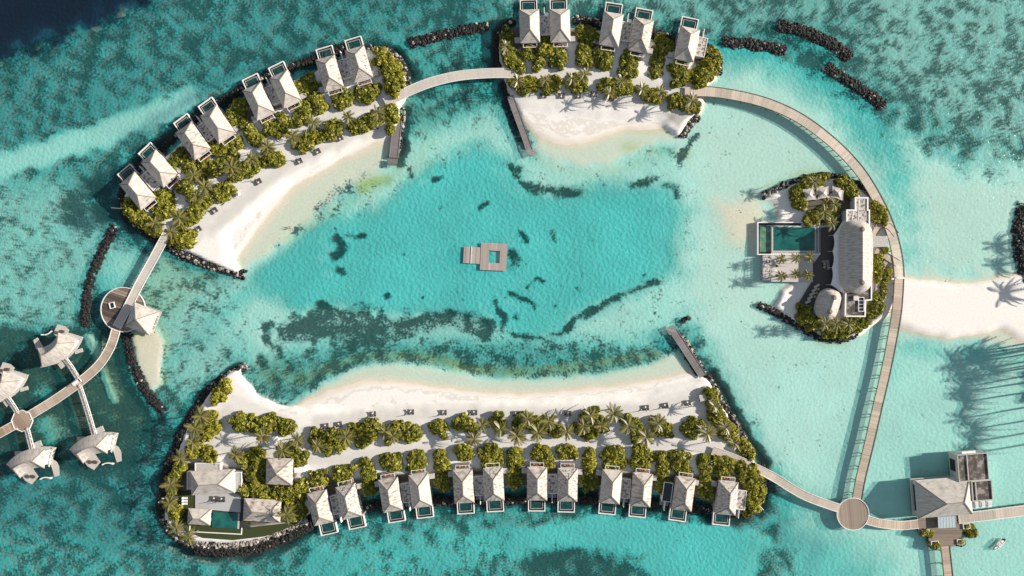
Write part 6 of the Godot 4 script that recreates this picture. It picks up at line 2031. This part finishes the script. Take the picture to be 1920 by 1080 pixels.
# one continuous body: tapered limbs joined by a smooth minimum and meshed as surface nets
func bather(label: String, x: float, y: float, turn: float, wear: Material) -> void:
	var p := at(x, y)
	var o := thing("person", label, "person", Vector3(p.x, -0.3, p.z), turn, "bathers in the shallows")
	if not meshes.has("body"):
		var bones := [
			[Vector3(0, 0.95, 0), Vector3(0, 1.36, 0), 0.125, 0.135], [Vector3(-0.13, 1.38, 0), Vector3(0.13, 1.38, 0), 0.075, 0.075], [Vector3(0, 1.42, 0), Vector3(0, 1.56, 0.01), 0.055, 0.05], [Vector3(0, 1.63, 0.02), Vector3(0, 1.69, 0.0), 0.085, 0.095], [Vector3(0, 1.63, 0.1), Vector3(0, 1.66, 0.1), 0.016, 0.012],
			[Vector3(-0.2, 1.38, 0), Vector3(-0.27, 1.1, -0.03), 0.052, 0.042], [Vector3(-0.27, 1.1, -0.03), Vector3(-0.24, 0.86, 0.08), 0.04, 0.03], [Vector3(-0.24, 0.86, 0.08), Vector3(-0.23, 0.76, 0.12), 0.03, 0.02],
			[Vector3(0.2, 1.38, 0), Vector3(0.27, 1.1, -0.03), 0.052, 0.042], [Vector3(0.27, 1.1, -0.03), Vector3(0.3, 0.86, 0.06), 0.04, 0.03], [Vector3(0.3, 0.86, 0.06), Vector3(0.3, 0.76, 0.1), 0.03, 0.02],
			[Vector3(-0.09, 0.94, 0), Vector3(-0.11, 0.5, 0.02), 0.09, 0.062], [Vector3(-0.11, 0.5, 0.02), Vector3(-0.12, 0.08, -0.02), 0.058, 0.04], [Vector3(-0.12, 0.06, -0.03), Vector3(-0.13, 0.04, 0.14), 0.042, 0.03],
			[Vector3(0.09, 0.94, 0), Vector3(0.12, 0.5, 0.03), 0.09, 0.062], [Vector3(0.12, 0.5, 0.03), Vector3(0.14, 0.08, -0.04), 0.058, 0.04], [Vector3(0.14, 0.06, -0.05), Vector3(0.16, 0.04, 0.12), 0.042, 0.03]]
		for sd in [-1.0, 1.0]:
			for f in 5:
				var root := Vector3(sd * (0.232 if sd < 0 else 0.3), 0.77, 0.10 + 0.018 * (f - 2))
				bones.append([root, root + Vector3(sd * 0.004 * f, -0.075 + 0.008 * absf(f - 2), 0.02 + 0.008 * f), 0.012, 0.009])
		meshes.body = nets(bones, 0.024)
		var s := Shape.new()
		s.tube(Vector3(0, 0.80, 0), Vector3(0, 1.02, 0), 0.19, 0.16, 12)
		meshes.trunks = s.done()
		meshes.hair = nets([[Vector3(0, 1.70, -0.02), Vector3(0, 1.66, -0.05), 0.1, 0.085]], 0.03)
	part(o, "body", meshes.body, M.skin)
	part(o, "swimwear", meshes.trunks, wear)
	part(o, "hair", meshes.hair, M.dark)

func nets(bones: Array, cell: float) -> ArrayMesh:
	var lo := Vector3(1e9, 1e9, 1e9)
	var hi := -lo
	for b in bones:
		var r := Vector3.ONE * (maxf(b[2], b[3]) + cell * 2.0)
		lo = lo.min(b[0] - r).min(b[1] - r)
		hi = hi.max(b[0] + r).max(b[1] + r)
	var n := Vector3i(((hi - lo) / cell).ceil()) + Vector3i.ONE
	var f := PackedFloat32Array()
	f.resize(n.x * n.y * n.z)
	f.fill(1.0)
	for b in bones:
		var a: Vector3 = b[0]
		var e: Vector3 = b[1] - a
		var rad := maxf(b[2], b[3]) + 0.06
		var i0 := Vector3i(((b[0] as Vector3).min(b[1]) - Vector3.ONE * rad - lo) / cell).clamp(Vector3i.ZERO, n - Vector3i.ONE)
		var i1 := Vector3i(((b[0] as Vector3).max(b[1]) + Vector3.ONE * rad - lo) / cell + Vector3.ONE).clamp(Vector3i.ZERO, n - Vector3i.ONE)
		for z in range(i0.z, i1.z + 1):
			for y in range(i0.y, i1.y + 1):
				for x in range(i0.x, i1.x + 1):
					var p := lo + Vector3(x, y, z) * cell
					var t := clampf((p - a).dot(e) / maxf(e.length_squared(), 1e-8), 0.0, 1.0)
					var d := p.distance_to(a + e * t) - lerpf(b[2], b[3], t)
					var c := x + n.x * (y + n.y * z)
					var k := 0.02
					var h := maxf(k - absf(d - f[c]), 0.0) / k
					f[c] = minf(d, f[c]) - h * h * k * 0.25
	var st := SurfaceTool.new()
	st.begin(Mesh.PRIMITIVE_TRIANGLES)
	st.set_smooth_group(0)
	var at_cell := {}
	var corner := [Vector3i(0, 0, 0), Vector3i(1, 0, 0), Vector3i(0, 1, 0), Vector3i(1, 1, 0), Vector3i(0, 0, 1), Vector3i(1, 0, 1), Vector3i(0, 1, 1), Vector3i(1, 1, 1)]
	var edges := [[0, 1], [2, 3], [4, 5], [6, 7], [0, 2], [1, 3], [4, 6], [5, 7], [0, 4], [1, 5], [2, 6], [3, 7]]
	for z in n.z - 1:
		for y in n.y - 1:
			for x in n.x - 1:
				var v := []
				var neg := 0
				for q in corner:
					var d := f[x + q.x + n.x * (y + q.y + n.y * (z + q.z))]
					v.append(d)
					if d < 0.0: neg += 1
				if neg == 0 or neg == 8: continue
				var sum := Vector3.ZERO
				var m := 0
				for e in edges:
					if (v[e[0]] < 0.0) != (v[e[1]] < 0.0):
						var t: float = v[e[0]] / (v[e[0]] - v[e[1]])
						sum += Vector3(corner[e[0]]).lerp(Vector3(corner[e[1]]), t)
						m += 1
				at_cell[Vector3i(x, y, z)] = lo + (Vector3(x, y, z) + sum / m) * cell
	for key in at_cell:
		for ax in 3:
			var step := Vector3i.ZERO
			step[ax] = 1
			var u := Vector3i.ZERO
			u[(ax + 1) % 3] = 1
			var w := Vector3i.ZERO
			w[(ax + 2) % 3] = 1
			var far: Vector3i = key + step
			if far.x >= n.x or far.y >= n.y or far.z >= n.z: continue
			var d0 := f[key.x + n.x * (key.y + n.y * key.z)]
			var d1 := f[far.x + n.x * (far.y + n.y * far.z)]
			if (d0 < 0.0) == (d1 < 0.0): continue
			var c := [key, key - u, key - u - w, key - w]
			if not (at_cell.has(c[1]) and at_cell.has(c[2]) and at_cell.has(c[3])): continue
			var order := [0, 1, 2, 0, 2, 3] if d0 > 0.0 else [0, 2, 1, 0, 3, 2]
			for i in order: st.add_vertex(at_cell[c[i]])
	st.generate_normals()
	return st.commit()
